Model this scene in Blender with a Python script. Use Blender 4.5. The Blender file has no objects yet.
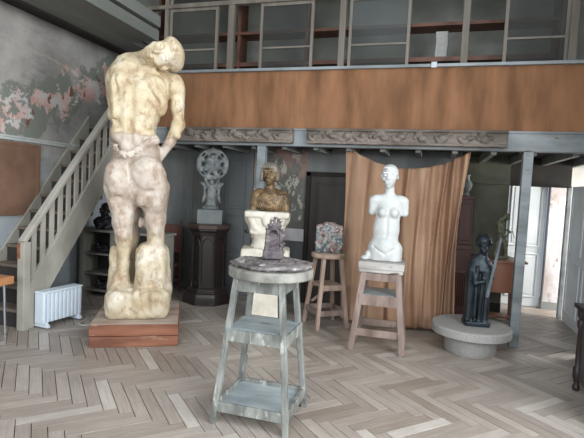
import bpy, math, random
import numpy as np
from mathutils import Vector, Matrix, Euler
random.seed(7)
SC = bpy.context.scene
COL = SC.collection
R = math.radians

# ------------------------------------------------------------ camera
YAW, PIT, ROLL, FPX = R(16.3), .0614, .05, 472.0
f = Vector((-math.sin(YAW)*math.cos(PIT), math.cos(YAW)*math.cos(PIT), -math.sin(PIT)))
r0 = Vector((math.cos(YAW), math.sin(YAW), 0)); u0 = r0.cross(f)
rv = r0*math.cos(ROLL) + u0*math.sin(ROLL); uv = -r0*math.sin(ROLL) + u0*math.cos(ROLL)
cam = bpy.data.objects.new('camera', bpy.data.cameras.new('camera')); COL.objects.link(cam)
cam.matrix_world = Matrix(((rv.x, uv.x, -f.x, 0), (rv.y, uv.y, -f.y, 0), (rv.z, uv.z, -f.z, 1.65), (0, 0, 0, 1)))
cam.data.sensor_fit = 'HORIZONTAL'; cam.data.sensor_width = 36; cam.data.lens = FPX/584*36
cam.data.clip_start = .05
SC.camera = cam

# ------------------------------------------------------------ world, daylight, exposure
W = bpy.data.worlds.new('sky'); SC.world = W; W.use_nodes = True
bg = W.node_tree.nodes['Background']; bg.inputs[0].default_value = (.62, .74, .95, 1); bg.inputs[1].default_value = .5
def area(name, loc, look, sx, sy, power, color):
    l = bpy.data.lights.new(name, 'AREA'); l.shape = 'RECTANGLE'; l.size = sx; l.size_y = sy; l.energy = power; l.color = color
    o = bpy.data.objects.new(name, l); COL.objects.link(o); o.location = loc
    o.rotation_euler = (Vector(look)-Vector(loc)).to_track_quat('-Z', 'Y').to_euler(); return o
area('side_window_daylight', (3.75, .5, 2.7), (-1.5, 2.6, 1.4), 5.0, 3.0, 600, (.90, .95, 1))
area('studio_window_daylight', (-1.6, -3.6, 2.9), (-1.6, 3, 1.6), 5.2, 3.2, 300, (.88, .94, 1))
area('skylight_daylight', (-.6, .9, 5.8), (-.9, 1.4, 0), 4.0, 2.8, 90, (.88, .94, 1))
area('passage_daylight', (3.9, 6.95, 1.7), (1.4, 7.0, 1.0), .9, 1.5, 330, (1, .98, .95))
SC.view_settings.view_transform = 'Standard'; SC.view_settings.look = 'None'
SC.view_settings.exposure = .15; SC.view_settings.gamma = 1; SC.view_settings.use_curve_mapping = False

# ------------------------------------------------------------ materials
def lin(c):
    return tuple((v/255/12.92 if v/255 <= .04045 else ((v/255+.055)/1.055)**2.4) for v in c) + (1,)
class NT:
    def __init__(s, name):
        s.m = bpy.data.materials.new(name); s.m.use_nodes = True; s.t = s.m.node_tree; s.n = s.t.nodes; s.b = s.n['Principled BSDF']
        s.tc = s.n.new('ShaderNodeTexCoord')
    def link(s, a, b): s.t.links.new(a, b)
    def noise(s, scale, detail=4, stretch=(1, 1, 1), rough=.55, coord='Object', off=(0, 0, 0)):
        mp = s.n.new('ShaderNodeMapping'); mp.inputs['Scale'].default_value = stretch; mp.inputs['Location'].default_value = off
        s.link(s.tc.outputs[coord], mp.inputs[0]); n = s.n.new('ShaderNodeTexNoise'); n.inputs['Scale'].default_value = scale
        n.inputs['Detail'].default_value = detail; n.inputs['Roughness'].default_value = rough; s.link(mp.outputs[0], n.inputs[0]); return n.outputs['Fac']
    def ramp(s, fac, stops):
        r = s.n.new('ShaderNodeValToRGB'); e = r.color_ramp.elements
        while len(e) < len(stops): e.new(.5)
        for q, (p, c) in zip(e, stops): q.position = p; q.color = lin(c) if len(c) == 3 and max(c) > 1 else ((c[0],)*3+(1,))
        s.link(fac, r.inputs[0]); return r.outputs[0]
    def mix(s, fac, a, b, mode='MIX'):
        m = s.n.new('ShaderNodeMix'); m.data_type = 'RGBA'; m.blend_type = mode
        for sock, v in ((m.inputs[0], fac), (m.inputs[6], a), (m.inputs[7], b)):
            if isinstance(v, (int, float)): sock.default_value = v
            elif isinstance(v, tuple): sock.default_value = lin(v)
            else: s.link(v, sock)
        return m.outputs[2]
    def math(s, op, a, b=0.0, clamp=False):
        m = s.n.new('ShaderNodeMath'); m.operation = op; m.use_clamp = clamp
        for k, v in ((0, a), (1, b)):
            if isinstance(v, (int, float)): m.inputs[k].default_value = v
            else: s.link(v, m.inputs[k])
        return m.outputs[0]
    def bump(s, h, strength, dist=.01):
        b = s.n.new('ShaderNodeBump'); b.inputs['Strength'].default_value = strength; b.inputs['Distance'].default_value = dist
        s.link(h, b.inputs['Height']); s.link(b.outputs[0], s.b.inputs['Normal'])
    def col(s, c):
        if isinstance(c, tuple): s.b.inputs['Base Color'].default_value = lin(c)
        else: s.link(c, s.b.inputs['Base Color'])
def mat(name, c1, c2, scale=6, rough=.7, stretch=(1, 1, 1), bump=.3, bscale=None, spots=None, metal=0, lo=.35, hi=.65, bdist=.006, spec=.5):
    t = NT(name); n = t.noise(scale, 5, stretch)
    c = t.ramp(n, [(lo, c1), (hi, c2)])
    if spots:
        sc, sscale, thr = spots; n2 = t.noise(sscale, 6, stretch, .65, off=(3.1, 1.7, 5.2))
        c = t.mix(t.ramp(n2, [(thr, (0,)), (thr+.06, (1,))]), c, sc)
    t.col(c); t.b.inputs['Roughness'].default_value = rough; t.b.inputs['Metallic'].default_value = metal
    t.b.inputs['Specular IOR Level'].default_value = spec
    if bump: t.bump(t.noise(bscale or scale*4, 6, stretch), bump, bdist)
    return t.m
def floor_mat():
    t = NT('herringbone_planks'); at = t.n.new('ShaderNodeAttribute'); at.attribute_name = 'tone'
    base = t.ramp(at.outputs['Fac'], [(0, (150, 140, 131)), (.35, (162, 153, 145)), (.7, (174, 166, 158)), (1, (192, 186, 179))])
    g = t.noise(7, 7, (.5, 9, 1), .65, 'UV'); k = t.noise(2.2, 3, (1, 1, 1), .5, 'Object', (4, 1, 0)); s2 = t.noise(26, 4, (.35, 4, 1), .6, 'UV', (9, 2, 0))
    c = t.mix(.65, base, t.ramp(g, [(.3, (105, 96, 88)), (.5, (165, 158, 150)), (.72, (212, 208, 203))]), 'SOFT_LIGHT')
    c = t.mix(t.ramp(k, [(.5, (0,)), (.75, (.35,))]), c, (118, 104, 92))
    c = t.mix(t.ramp(s2, [(.62, (0,)), (.75, (.5,))]), c, (92, 82, 74))
    t.col(c); t.b.inputs['Roughness'].default_value = .42
    rr = t.ramp(g, [(.3, (.34,)), (.7, (.52,))]); t.link(rr, t.b.inputs['Roughness'])
    t.bump(g, .22, .004); return t.m
def wall_left_mat():
    t = NT('peeling_grey_wall')
    c = t.ramp(t.noise(1.6, 6, (1, 1, 1), .6), [(.3, (128, 126, 121)), (.5, (156, 152, 146)), (.7, (178, 174, 168))])
    c = t.mix(t.ramp(t.noise(3, 6, (1, .5, 1.6), .7, off=(2, 2, 2)), [(.55, (0,)), (.68, (.6,))]), c, (112, 110, 107))
    sep = t.n.new('ShaderNodeSeparateXYZ'); t.link(t.tc.outputs['Object'], sep.inputs[0]); Y, Z = sep.outputs[1], sep.outputs[2]
    # white-blue peeling paint low on the wall, bluish window light painted in with it
    low = t.math('ADD', t.math('MULTIPLY', t.math('SUBTRACT', 2.0, Z), 1.3), t.math('MULTIPLY', t.math('SUBTRACT', t.noise(4, 6), .5), 3), True)
    c = t.mix(t.math('MULTIPLY', low, .75), c, (176, 186, 192))
    # scraped band of pink plaster
    ln = t.math('SUBTRACT', Z, t.math('ADD', t.math('MULTIPLY', t.math('SUBTRACT', Y, 4.47), .50), 2.27))
    d = t.math('ABSOLUTE', ln); n = t.noise(3.1, 8, (1, 1, 1.0), .72, off=(1.3, .4, 2.2))
    v = t.math('SUBTRACT', t.math('ADD', n, .085), t.math('MULTIPLY', d, .50))
    green = t.ramp(t.math('SUBTRACT', t.math('ADD', t.noise(2.4, 5, off=(6, 3, 1)), .22), t.math('MULTIPLY', d, .75)), [(.5, (0,)), (.54, (1,))])
    c = t.mix(green, c, (126, 129, 119))
    c = t.mix(t.ramp(v, [(.50, (0,)), (.515, (1,))]), c, t.ramp(t.noise(4, 6, off=(4, 4, 4)), [(.40, (196, 154, 142)), (.50, (204, 176, 168)), (.58, (196, 192, 188))]))
    c = t.mix(t.ramp(t.math('SUBTRACT', t.noise(6, 5, (1, 1, .6), .6, off=(9, 9, 1)), t.math('MULTIPLY', d, .5)), [(.56, (0,)), (.58, (1,))]), c, (122, 82, 70))
    # a pale crack
    cr = t.math('ABSOLUTE', t.math('SUBTRACT', t.math('SUBTRACT', Z, t.math('ADD', t.math('MULTIPLY', t.math('SUBTRACT', Y, 4.46), -.11), 3.32)), t.math('MULTIPLY', t.math('SUBTRACT', t.noise(5, 4), .5), .12)))
    c = t.mix(t.ramp(cr, [(.004, (.6,)), (.02, (0,))]), c, (176, 168, 154))
    t.col(c); t.b.inputs['Roughness'].default_value = .85; t.bump(t.noise(18, 6), .35, .01); return t.m
def statue_mat():
    t = NT('patinated_plaster'); sep = t.n.new('ShaderNodeSeparateXYZ'); t.link(t.tc.outputs['Object'], sep.inputs[0]); Z = sep.outputs[2]
    up = t.ramp(t.noise(4, 6), [(.3, (176, 154, 118)), (.5, (202, 186, 154)), (.7, (214, 205, 186))])
    dn = t.ramp(t.noise(5, 6, off=(3, 1, 2)), [(.3, (156, 138, 122)), (.5, (188, 174, 160)), (.7, (212, 203, 188))])
    rk = t.ramp(t.noise(4, 6, off=(7, 1, 2)), [(.3, (174, 152, 118)), (.5, (202, 188, 160)), (.7, (220, 210, 192))])
    w = t.math('MULTIPLY', t.math('SUBTRACT', t.noise(12, 3), .5), .08)
    f1 = t.math('MULTIPLY', t.math('ADD', t.math('SUBTRACT', Z, 2.14), w), 40, True)
    f2 = t.math('MULTIPLY', t.math('ADD', t.math('SUBTRACT', Z, .98), t.math('MULTIPLY', w, 4)), 6, True)
    c = t.mix(f1, t.mix(f2, rk, dn), up)
    # the cast's seam
    sm = t.math('ABSOLUTE', t.math('ADD', t.math('SUBTRACT', Z, 2.145), w)); c = t.mix(t.ramp(sm, [(.003, (.6,)), (.012, (0,))]), c, (150, 130, 100))
    c = t.mix(t.ramp(t.noise(9, 8, (1, 1, .7), .75, off=(5, 5, 5)), [(.49, (0,)), (.64, (.75,))]), c, (140, 108, 80))
    t.col(c); t.b.inputs['Roughness'].default_value = .55; t.bump(t.noise(22, 6, rough=.6), .45, .008); return t.m
def relief_mat():
    t = NT('painted_relief'); v = t.n.new('ShaderNodeTexVoronoi'); v.inputs['Scale'].default_value = 26; t.link(t.tc.outputs['Object'], v.inputs[0])
    c = t.ramp(t.noise(9, 3, (1, 1, 1)), [(.40, (88, 98, 100)), (.47, (140, 146, 144)), (.55, (150, 110, 98)), (.63, (84, 92, 94))])
    c = t.mix(t.ramp(v.outputs['Distance'], [(.25, (.7,)), (.5, (0,))]), c, (168, 172, 170)); t.col(c); t.b.inputs['Roughness'].default_value = .6
    t.bump(v.outputs['Distance'], .5, .01); return t.m
def center_wall_mat():
    t = NT('flaking_plaster'); c = t.ramp(t.noise(2.5, 6), [(.35, (92, 92, 86)), (.65, (122, 122, 114))])
    c = t.mix(t.ramp(t.noise(7, 7, (1, 1, .55), .7, off=(2, 0, 7)), [(.545, (0,)), (.565, (1,))]), c, (176, 170, 158))
    sep = t.n.new('ShaderNodeSeparateXYZ'); t.link(t.tc.outputs['Object'], sep.inputs[0])
    hi = t.math('MULTIPLY', t.math('SUBTRACT', sep.outputs[2], 1.78), 9, True)
    c = t.mix(t.math('MULTIPLY', hi, t.ramp(t.noise(5, 6, off=(1, 4, 2)), [(.48, (0,)), (.52, (.9,))])), c, (150, 122, 112))
    t.col(c); t.b.inputs['Roughness'].default_value = .85; t.bump(t.noise(20, 6), .4, .01); return t.m
def glass_mat():
    m = bpy.data.materials.new('dusty_glass'); m.use_nodes = True; t = m.node_tree; t.nodes.clear()
    o = t.nodes.new('ShaderNodeOutputMaterial'); tr = t.nodes.new('ShaderNodeBsdfTransparent'); tr.inputs[0].default_value = (.80, .82, .80, 1)
    g = t.nodes.new('ShaderNodeBsdfGlossy'); g.inputs['Roughness'].default_value = .12; g.inputs[0].default_value = (.45, .48, .5, 1)
    d = t.nodes.new('ShaderNodeBsdfDiffuse'); d.inputs[0].default_value = lin((92, 92, 88))
    fr = t.nodes.new('ShaderNodeFresnel'); fr.inputs[0].default_value = 1.4; a = t.nodes.new('ShaderNodeMixShader'); b = t.nodes.new('ShaderNodeMixShader')
    b.inputs[0].default_value = .22; t.links.new(tr.outputs[0], b.inputs[1]); t.links.new(d.outputs[0], b.inputs[2])
    t.links.new(fr.outputs[0], a.inputs[0]); t.links.new(b.outputs[0], a.inputs[1]); t.links.new(g.outputs[0], a.inputs[2]); t.links.new(a.outputs[0], o.inputs[0]); return m
WD = (1, 1, .12)
X = dict(
 floor=floor_mat(), sub=mat('floor_joint', (40, 34, 30), (54, 46, 40), bump=0), wall_left=wall_left_mat(),
 wall=mat('grey_wall', (150, 148, 142), (176, 174, 168), 2, .85), ceil=mat('ceiling_paint', (150, 152, 150), (170, 170, 166), 2, .85),
 dgrey=mat('panelling_paint', (106, 108, 106), (134, 136, 132), 2.2, .6, (1, 1, .4), .2), dgrey2=mat('grey_blue_door_paint', (88, 92, 93), (110, 113, 112), 2, .6, (1, 1, .4), .2),
 cwall=center_wall_mat(), green=mat('murky_wall', (82, 84, 70), (104, 104, 90), 2, .85),
 dark=mat('dark_boards', (34, 31, 28), (50, 45, 40), 3, .8), darkdoor=mat('brown_black_door', (58, 50, 46), (78, 68, 62), 4, .6, WD, .2),
 beam=mat('worn_grey_paint', (112, 118, 118), (150, 156, 158), 5, .6, (.3, 1, 1), .3, spots=((110, 96, 78), 12, .62)),
 soffit=mat('grey_green_boards', (104, 106, 100), (126, 128, 122), 3, .7, (1, .2, 1), .2),
 orange=mat('brown_hessian', (108, 76, 52), (148, 106, 76), 4.5, .8, (1, 1, .22), .3, 24, spots=((120, 84, 58), 3, .62), spec=.25),
 carved=mat('carved_grey_oak', (84, 75, 67), (130, 120, 110), 7, .8, (.25, 1, 1), .6, 26),
 stair=mat('stair_paint', (148, 144, 132), (176, 172, 160), 3, .6, (1, 1, .5), .2, spots=((118, 106, 90), 9, .66)), tread=mat('worn_tread', (96, 84, 72), (126, 112, 98), 6, .7),
 ply=mat('brown_board', (112, 84, 66), (140, 108, 88), 2, .75, bump=.15), rail=mat('pale_moulding', (172, 176, 172), (196, 198, 194), 5, .7),
 statue=statue_mat(), plaster=mat('cream_plaster', (188, 180, 162), (216, 210, 196), 5, .6, bump=.3, spots=((176, 156, 124), 6, .62)),
 white=mat('white_plaster', (186, 188, 185), (204, 206, 202), 5, .5, bump=.15), redwood=mat('reddish_timber', (104, 62, 44), (150, 98, 72), 6, .6, (.25, .6, 1.6), .6, spots=((168, 138, 116), 9, .58)),
 topwood=mat('dusty_timber_top', (150, 128, 112), (190, 176, 164), 5, .6, (.4, 1, 1), .3, spots=((206, 206, 200), 4, .6)),
 radiator=mat('radiator_enamel', (206, 218, 228), (218, 228, 236), 3, .35, bump=0), rubber=mat('grey_plastic', (90, 92, 96), (110, 112, 116), 3, .5, bump=0),
 cable=mat('white_cable', (196, 196, 190), (214, 214, 208), 3, .5, bump=0), chrome=mat('tube_steel', (170, 176, 182), (196, 200, 206), 3, .25, bump=0, metal=.9),
 tabletop=mat('orange_wood', (164, 110, 68), (190, 136, 92), 8, .45, (.3, 1, 1), .2),
 stand=mat('blue_grey_stand_paint', (92, 93, 88), (138, 140, 134), 14, .6, (1, 1, .35), .6, spots=((168, 168, 160), 16, .58)),
 standtop=mat('worn_turntable_top', (98, 97, 90), (142, 140, 130), 8, .6, bump=.4, spots=((100, 92, 80), 14, .6)),
 tray=mat('pale_blue_tray_board', (122, 132, 134), (168, 178, 180), 6, .42, (.3, 1, 1), .4, spots=((108, 112, 110), 9, .6)),
 oldwood=mat('weathered_brown_wood', (108, 88, 78), (152, 134, 124), 8, .7, (1, 1, .3), .5, spots=((140, 88, 70), 7, .6)),
 palewood=mat('weathered_top', (150, 144, 138), (186, 182, 176), 8, .6, (.3, 1, 1), .5, spots=((104, 88, 78), 12, .6)),
 stoolw=mat('pale_stool_wood', (146, 124, 108), (182, 160, 144), 8, .7, (1, 1, .3), .4), ebony=mat('dark_pedestal_wood', (36, 30, 28), (56, 47, 43), 6, .38, WD, .2, spots=((84, 66, 56), 8, .66)),
 pedtop=mat('pedestal_top_wood', (70, 54, 48), (92, 74, 66), 6, .45), block=mat('grey_plaster_block', (120, 126, 126), (144, 150, 148), 5, .7),
 greyfig=mat('grey_patina', (96, 102, 104), (146, 150, 146), 12, .55, bump=.6, bscale=40), disc=mat('disc_rim_patina', (150, 148, 130), (176, 172, 150), 8, .6),
 gold=mat('gilded_bronze', (66, 54, 40), (136, 110, 76), 12, .45, bump=.6, bscale=40, metal=.25, spots=((150, 140, 120), 12, .66)), goldhair=mat('dusty_hair_bronze', (84, 76, 66), (132, 124, 112), 14, .55, bump=.6, bscale=50),
 bronze=mat('dark_bronze', (20, 27, 32), (40, 52, 58), 5, .42, bump=.08, metal=.35, spec=.5), olive=mat('olive_bronze', (78, 80, 62), (122, 122, 98), 12, .5, bump=.4),
 black=mat('dark_figure', (26, 26, 28), (44, 44, 46), 7, .5), iron=mat('shrine_bronze', (58, 50, 52), (98, 88, 90), 14, .45, bump=.6, spots=((176, 178, 184), 10, .62)),
 frag=mat('fragment_patina', (74, 68, 66), (130, 124, 122), 10, .5, bump=.6, spots=((170, 172, 172), 8, .6)), relief=relief_mat(),
 cloth=mat('ochre_curtain', (150, 116, 92), (178, 146, 120), 3, .85, (1, 1, .3), .2, 60, spec=.2), staffm=mat('staff_patina', (56, 64, 68), (88, 96, 100), 9, .45), granite=mat('speckled_stone', (136, 133, 128), (168, 166, 162), 130, .7, bump=.6, bscale=60, lo=.4, hi=.6),
 desk=mat('chestnut_desk', (124, 82, 62), (154, 104, 80), 5, .4, WD, .15), cup=mat('red_brown_cupboard', (78, 48, 42), (104, 66, 56), 5, .5, WD, .2),
 bookc=mat('grey_bookcase_paint', (112, 110, 102), (138, 136, 126), 4, .65, WD, .2), inner=mat('dark_interior', (46, 42, 40), (64, 58, 54), 3, .8),
 door=mat('white_door_paint', (206, 212, 214), (224, 228, 228), 2, .5, bump=.1), pilaster=mat('scuffed_plaster', (176, 164, 158), (214, 214, 216), 3.2, .8, (1, 1, .6), .4, spots=((158, 136, 122), 4, .56)),
 mull=mat('pale_window_bar', (98, 91, 81), (124, 117, 106), 6, .6, WD, .2), shelfw=mat('rust_brown_shelf', (88, 58, 46), (116, 80, 64), 5, .6, (.3, 1, 1), .2),
 backgrey=mat('loft_back_wall', (128, 127, 120), (156, 155, 147), 2, .8), box=mat('grey_white_card', (150, 151, 147), (174, 174, 169), 6, .7), glass=glass_mat(),
 metalclip=mat('zinc_clip', (150, 156, 160), (176, 180, 184), 5, .4, metal=.5), deskdark=mat('dark_cabinet_wood', (40, 32, 32), (58, 46, 44), 5, .4, WD, .2), deskpan=mat('cabinet_panel', (70, 66, 66), (92, 88, 86), 4, .5, WD, .2),
)

# ------------------------------------------------------------ mesh helpers
def link(name, verts, faces, m, parent=None, smooth=False, bevel=0, mats=None):
    me = bpy.data.meshes.new(name); me.from_pydata([tuple(v) for v in verts], [], [tuple(q) for q in faces]); me.validate()
    for q in (mats or [m]): me.materials.append(q)
    o = bpy.data.objects.new(name, me); COL.objects.link(o)
    if smooth: me.shade_smooth()
    if parent: o.parent = parent
    if bevel:
        b = o.modifiers.new('bevel', 'BEVEL'); b.width = bevel; b.segments = 2; b.limit_method = 'ANGLE'; b.angle_limit = R(40)
    return o
class MB:
    def __init__(s): s.v = []; s.f = []
    def add(s, v, f):
        k = len(s.v); s.v += [Vector(q) for q in v]; s.f += [[i+k for i in q] for q in f]; return s
    def box(s, x0, x1, y0, y1, z0, z1):
        return s.add([(x, y, z) for z in (z0, z1) for y in (y0, y1) for x in (x0, x1)], [(0, 2, 3, 1), (4, 5, 7, 6), (0, 1, 5, 4), (2, 6, 7, 3), (0, 4, 6, 2), (1, 3, 7, 5)])
    def beam(s, a, b, w, h, w2=None, h2=None, side=(1, 0, 0)):
        a, b = Vector(a), Vector(b); d = (b-a).normalized(); x = Vector(side); x = (x-d*x.dot(d)).normalized(); y = d.cross(x)
        w2 = w2 or w; h2 = h2 or h; vs = []
        for p, ww, hh in ((a, w, h), (b, w2, h2)):
            for sx, sy in ((-1, -1), (1, -1), (1, 1), (-1, 1)): vs.append(p+x*sx*ww/2+y*sy*hh/2)
        return s.add(vs, [(3, 2, 1, 0), (4, 5, 6, 7), (0, 1, 5, 4), (1, 2, 6, 5), (2, 3, 7, 6), (3, 0, 4, 7)])
    def lathe(s, prof, n=32, c=(0, 0), rot=0):
        vs = [(c[0]+r*math.cos(rot+2*math.pi*k/n), c[1]+r*math.sin(rot+2*math.pi*k/n), z) for r, z in prof for k in range(n)]; m = len(prof)
        fs = [(i*n+k, i*n+(k+1) % n, (i+1)*n+(k+1) % n, (i+1)*n+k) for i in range(m-1) for k in range(n)]
        fs.append(tuple(range(n-1, -1, -1))); fs.append(tuple((m-1)*n+k for k in range(n))); return s.add(vs, fs)
    def tube(s, pts, r, n=8):
        pts = [Vector(p) for p in pts]; vs = []
        for i, p in enumerate(pts):
            d = (pts[min(i+1, len(pts)-1)]-pts[max(i-1, 0)]).normalized(); a = d.orthogonal().normalized() if i == 0 else (a-d*a.dot(d)).normalized(); b = d.cross(a)
            for k in range(n): t = 2*math.pi*k/n; vs.append(p+(a*math.cos(t)+b*math.sin(t))*(r if not isinstance(r, (list, tuple)) else r[i]))
        m = len(pts); fs = [(i*n+k, i*n+(k+1) % n, (i+1)*n+(k+1) % n, (i+1)*n+k) for i in range(m-1) for k in range(n)]
        fs.append(tuple(range(n-1, -1, -1))); fs.append(tuple((m-1)*n+k for k in range(n))); return s.add(vs, fs)
    def prism(s, poly, d0, d1, axis='x'):
        n = len(poly); mk = {'x': lambda p, d: (d, p[0], p[1]), 'y': lambda p, d: (p[0], d, p[1]), 'z': lambda p, d: (p[0], p[1], d)}[axis]
        return s.add([mk(p, d) for d in (d0, d1) for p in poly], [tuple(range(n-1, -1, -1)), tuple(range(n, 2*n))]+[(k, (k+1) % n, n+(k+1) % n, n+k) for k in range(n)])
    def ob(s, name, m, parent=None, smooth=False, bevel=0, **k):
        o = link(name, s.v, s.f, m, parent, False, bevel)
        import bmesh
        bm = bmesh.new(); bm.from_mesh(o.data); bmesh.ops.recalc_face_normals(bm, faces=bm.faces); bm.to_mesh(o.data); bm.free()
        if smooth:
            o.data.shade_smooth()
            try: o.data.set_sharp_from_angle(angle=R(38))
            except Exception: pass
        return o
def tag(o, label, cat, group=None, kind=None):
    if label: o['label'] = label
    if cat: o['category'] = cat
    if group: o['group'] = group
    if kind: o['kind'] = kind
    return o
def thing(name, label, cat, loc=(0, 0, 0), rz=0, group=None):
    o = bpy.data.objects.new(name, None); COL.objects.link(o); o.location = loc; o.rotation_euler = (0, 0, rz); o.empty_display_size = .1
    return tag(o, label, cat, group)
def struct(name, mb, m, parent=None, bevel=0, label=None):
    o = mb.ob(name, m, parent, bevel=bevel)
    if not parent: o['kind'] = 'structure'
    if label: o['label'] = label
    return o

# ------------------------------------------------------------ implicit modelling for cast and carved forms
class SDF:
    def __init__(s): s.ops = []
    def cap(s, a, b, ra, rb=None, k=.03, sub=False, flat=None): s.ops.append(('c', np.array(a, float), np.array(b, float), ra, ra if rb is None else rb, k, sub, flat)); return s
    def ell(s, c, r, k=.03, sub=False, M=None): s.ops.append(('e', np.array(c, float), np.array(r, float), M, None, k, sub, None)); return s
    def sph(s, c, r, k=.03, sub=False): return s.ell(c, (r, r, r), k, sub)
    def box(s, c, h, r=.02, k=.02, sub=False, M=None): s.ops.append(('b', np.array(c, float), np.array(h, float), M, r, k, sub, None)); return s
    def prim(s, o, P):
        if o[0] == 'c':
            a, b = o[1], o[2]; ab = b-a; L = max(float(ab@ab), 1e-9)
            t = np.clip(((P-a)@ab)/L, 0, 1)[..., None]; q = P-a-t*ab
            if o[7] is not None: q = q/np.array(o[7])
            return np.sqrt((q*q).sum(-1))-(o[3]+(o[4]-o[3])*t[..., 0])
        q = P-o[1]
        if o[3] is not None: q = q@np.array(o[3]).T
        if o[0] == 'e':
            k0 = np.sqrt(((q/o[2])**2).sum(-1)); k1 = np.sqrt(((q/(o[2]**2))**2).sum(-1))+1e-9; return k0*(k0-1)/k1
        d = np.abs(q)-(o[2]-o[4]); return np.sqrt((np.maximum(d, 0)**2).sum(-1))+np.minimum(d.max(-1), 0)-o[4]
    def mesh(s, name, mn, mx, h, m, parent=None, noise=0, nf=20, clipz=None):
        mn = np.array(mn, float); n = np.ceil((np.array(mx)-mn)/h).astype(int)+1
        ax = [(mn[i]+h*np.arange(n[i])).astype(np.float32) for i in range(3)]
        P = np.stack(np.meshgrid(*ax, indexing='ij'), -1); F = np.full(P.shape[:3], 10., np.float32)
        for o in s.ops:
            # restrict to the neighbourhood of the primitive
            if o[0] == 'c': rr = max(o[3], o[4])*(max(o[7]) if o[7] is not None else 1); lo = np.minimum(o[1], o[2])-rr; hi = np.maximum(o[1], o[2])+rr
            else: e = np.sqrt((o[2]**2).sum()) if o[3] is not None else o[2]; lo = o[1]-e; hi = o[1]+e
            pad = o[5]*1.2+4*h; i0 = np.clip(np.floor((lo-pad-mn)/h).astype(int), 0, n); i1 = np.clip(np.ceil((hi+pad-mn)/h).astype(int)+1, 0, n)
            if (i1 <= i0).any(): continue
            sl = tuple(slice(a, b) for a, b in zip(i0, i1)); D = s.prim(o, P[sl]); A = F[sl]; k = o[5]
            if o[6]:
                D = -D; H = np.maximum(k-np.abs(A-D), 0)/max(k, 1e-6); F[sl] = np.maximum(A, D)+H*H*k*.25
            else:
                H = np.maximum(k-np.abs(A-D), 0)/max(k, 1e-6); F[sl] = np.minimum(A, D)-H*H*k*.25
        if noise:
            x, y, z = P[..., 0]*nf, P[..., 1]*nf, P[..., 2]*nf
            F += noise*(np.sin(x+1.7*np.sin(.7*y+z))*np.sin(1.1*y+.6*np.sin(z))+.6*np.sin(2.1*z+x)*np.sin(1.9*x-y)+.35*np.sin(3.7*x+1.3*z)*np.sin(4.1*y+2.2*z))
        if clipz is not None: F = np.maximum(F, clipz-P[..., 2])
        F[[0, -1]] = 1; F[:, [0, -1]] = 1; F[:, :, [0, -1]] = 1
        S = F < 0; c = [S[i:n[0]-1+i, j:n[1]-1+j, k:n[2]-1+k] for i in (0, 1) for j in (0, 1) for k in (0, 1)]
        cnt = sum(q.astype(np.int8) for q in c); act = (cnt > 0) & (cnt < 8); idx = np.full(act.shape, -1, int); I = np.argwhere(act); idx[act] = np.arange(len(I))
        acc = np.zeros((len(I), 3)); num = np.zeros(len(I))
        for axis in range(3):
            o1, o2 = [q for q in range(3) if q != axis]
            for u in (0, 1):
                for w in (0, 1):
                    off = np.zeros(3, int); off[o1] = u; off[o2] = w; A = I+off; B = A.copy(); B[:, axis] += 1
                    fa = F[tuple(A.T)]; fb = F[tuple(B.T)]; cr = (fa < 0) != (fb < 0); t = np.where(cr, fa/np.where(cr, fa-fb, 1), 0)
                    p = A.astype(float); p[:, axis] += t; acc[cr] += p[cr]; num[cr] += 1
        V = mn+h*acc/num[:, None]; faces = []
        for axis in range(3):
            o1, o2 = [(1, 2), (2, 0), (0, 1)][axis]
            sa = [slice(1, -1)]*3; sa[axis] = slice(0, -1); A = S[tuple(sa)]; sb = [slice(1, -1)]*3; sb[axis] = slice(1, None); Bq = S[tuple(sb)]
            E_ = np.argwhere(A != Bq); fl = A[tuple(E_.T)]; E_ = E_+1; E_[:, axis] -= 1
            def g(d1, d2): Q = E_.copy(); Q[:, o1] += d1; Q[:, o2] += d2; return idx[tuple(Q.T)]
            q = np.stack([g(-1, -1), g(0, -1), g(0, 0), g(-1, 0)], 1); q[~fl] = q[~fl][:, ::-1]; faces.append(q)
        faces = np.concatenate(faces); me = bpy.data.meshes.new(name)
        me.vertices.add(len(V)); me.vertices.foreach_set('co', V.astype(np.float32).ravel())
        me.loops.add(len(faces)*4); me.loops.foreach_set('vertex_index', faces.ravel().astype(np.int32))
        me.polygons.add(len(faces)); me.polygons.foreach_set('loop_start', (np.arange(len(faces))*4).astype(np.int32))
        me.update(calc_edges=True); me.validate(); me.materials.append(m); me.shade_smooth()
        ob = bpy.data.objects.new(name, me); COL.objects.link(ob)
        if parent: ob.parent = parent
        return ob
    def head(s, c, H, right, up, fwd, hair=None, k=.25):
        """a head H high, centred on c; right / up / fwd are its axes"""
        c = np.array(c, float); B = np.array([right, up, fwd], float); B = B/np.linalg.norm(B, axis=1)[:, None]
        T = lambda p: c+H*(np.array(p)@B); K = H*k
        s.ell(T((0, .12, -.04)), np.array((.33, .38, .41))*H, K*.3, M=B); s.ell(T((0, -.17, .08)), np.array((.25, .3, .28))*H, K*.5, M=B)
        s.sph(T((0, -.42, .22)), .09*H, K*.5); s.cap(T((-.2, .12, .31)), T((.2, .12, .31)), .055*H, k=K*.35)
        for e in (-1, 1):
            s.sph(T((e*.15, .02, .40)), .085*H, K*.25, True); s.ell(T((e*.145, .02, .29)), np.array((.085, .055, .07))*H, K*.06, M=B)
            s.ell(T((e*.18, -.12, .22)), np.array((.1, .1, .1))*H, K*.4, M=B); s.ell(T((e*.33, -.02, -.02)), np.array((.045, .12, .08))*H, K*.1, M=B)
        s.cap(T((0, .08, .37)), T((0, -.13, .47)), .035*H, .06*H, k=K*.25); s.cap(T((-.09, -.25, .34)), T((.09, -.25, .34)), .038*H, k=K*.15)
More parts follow.
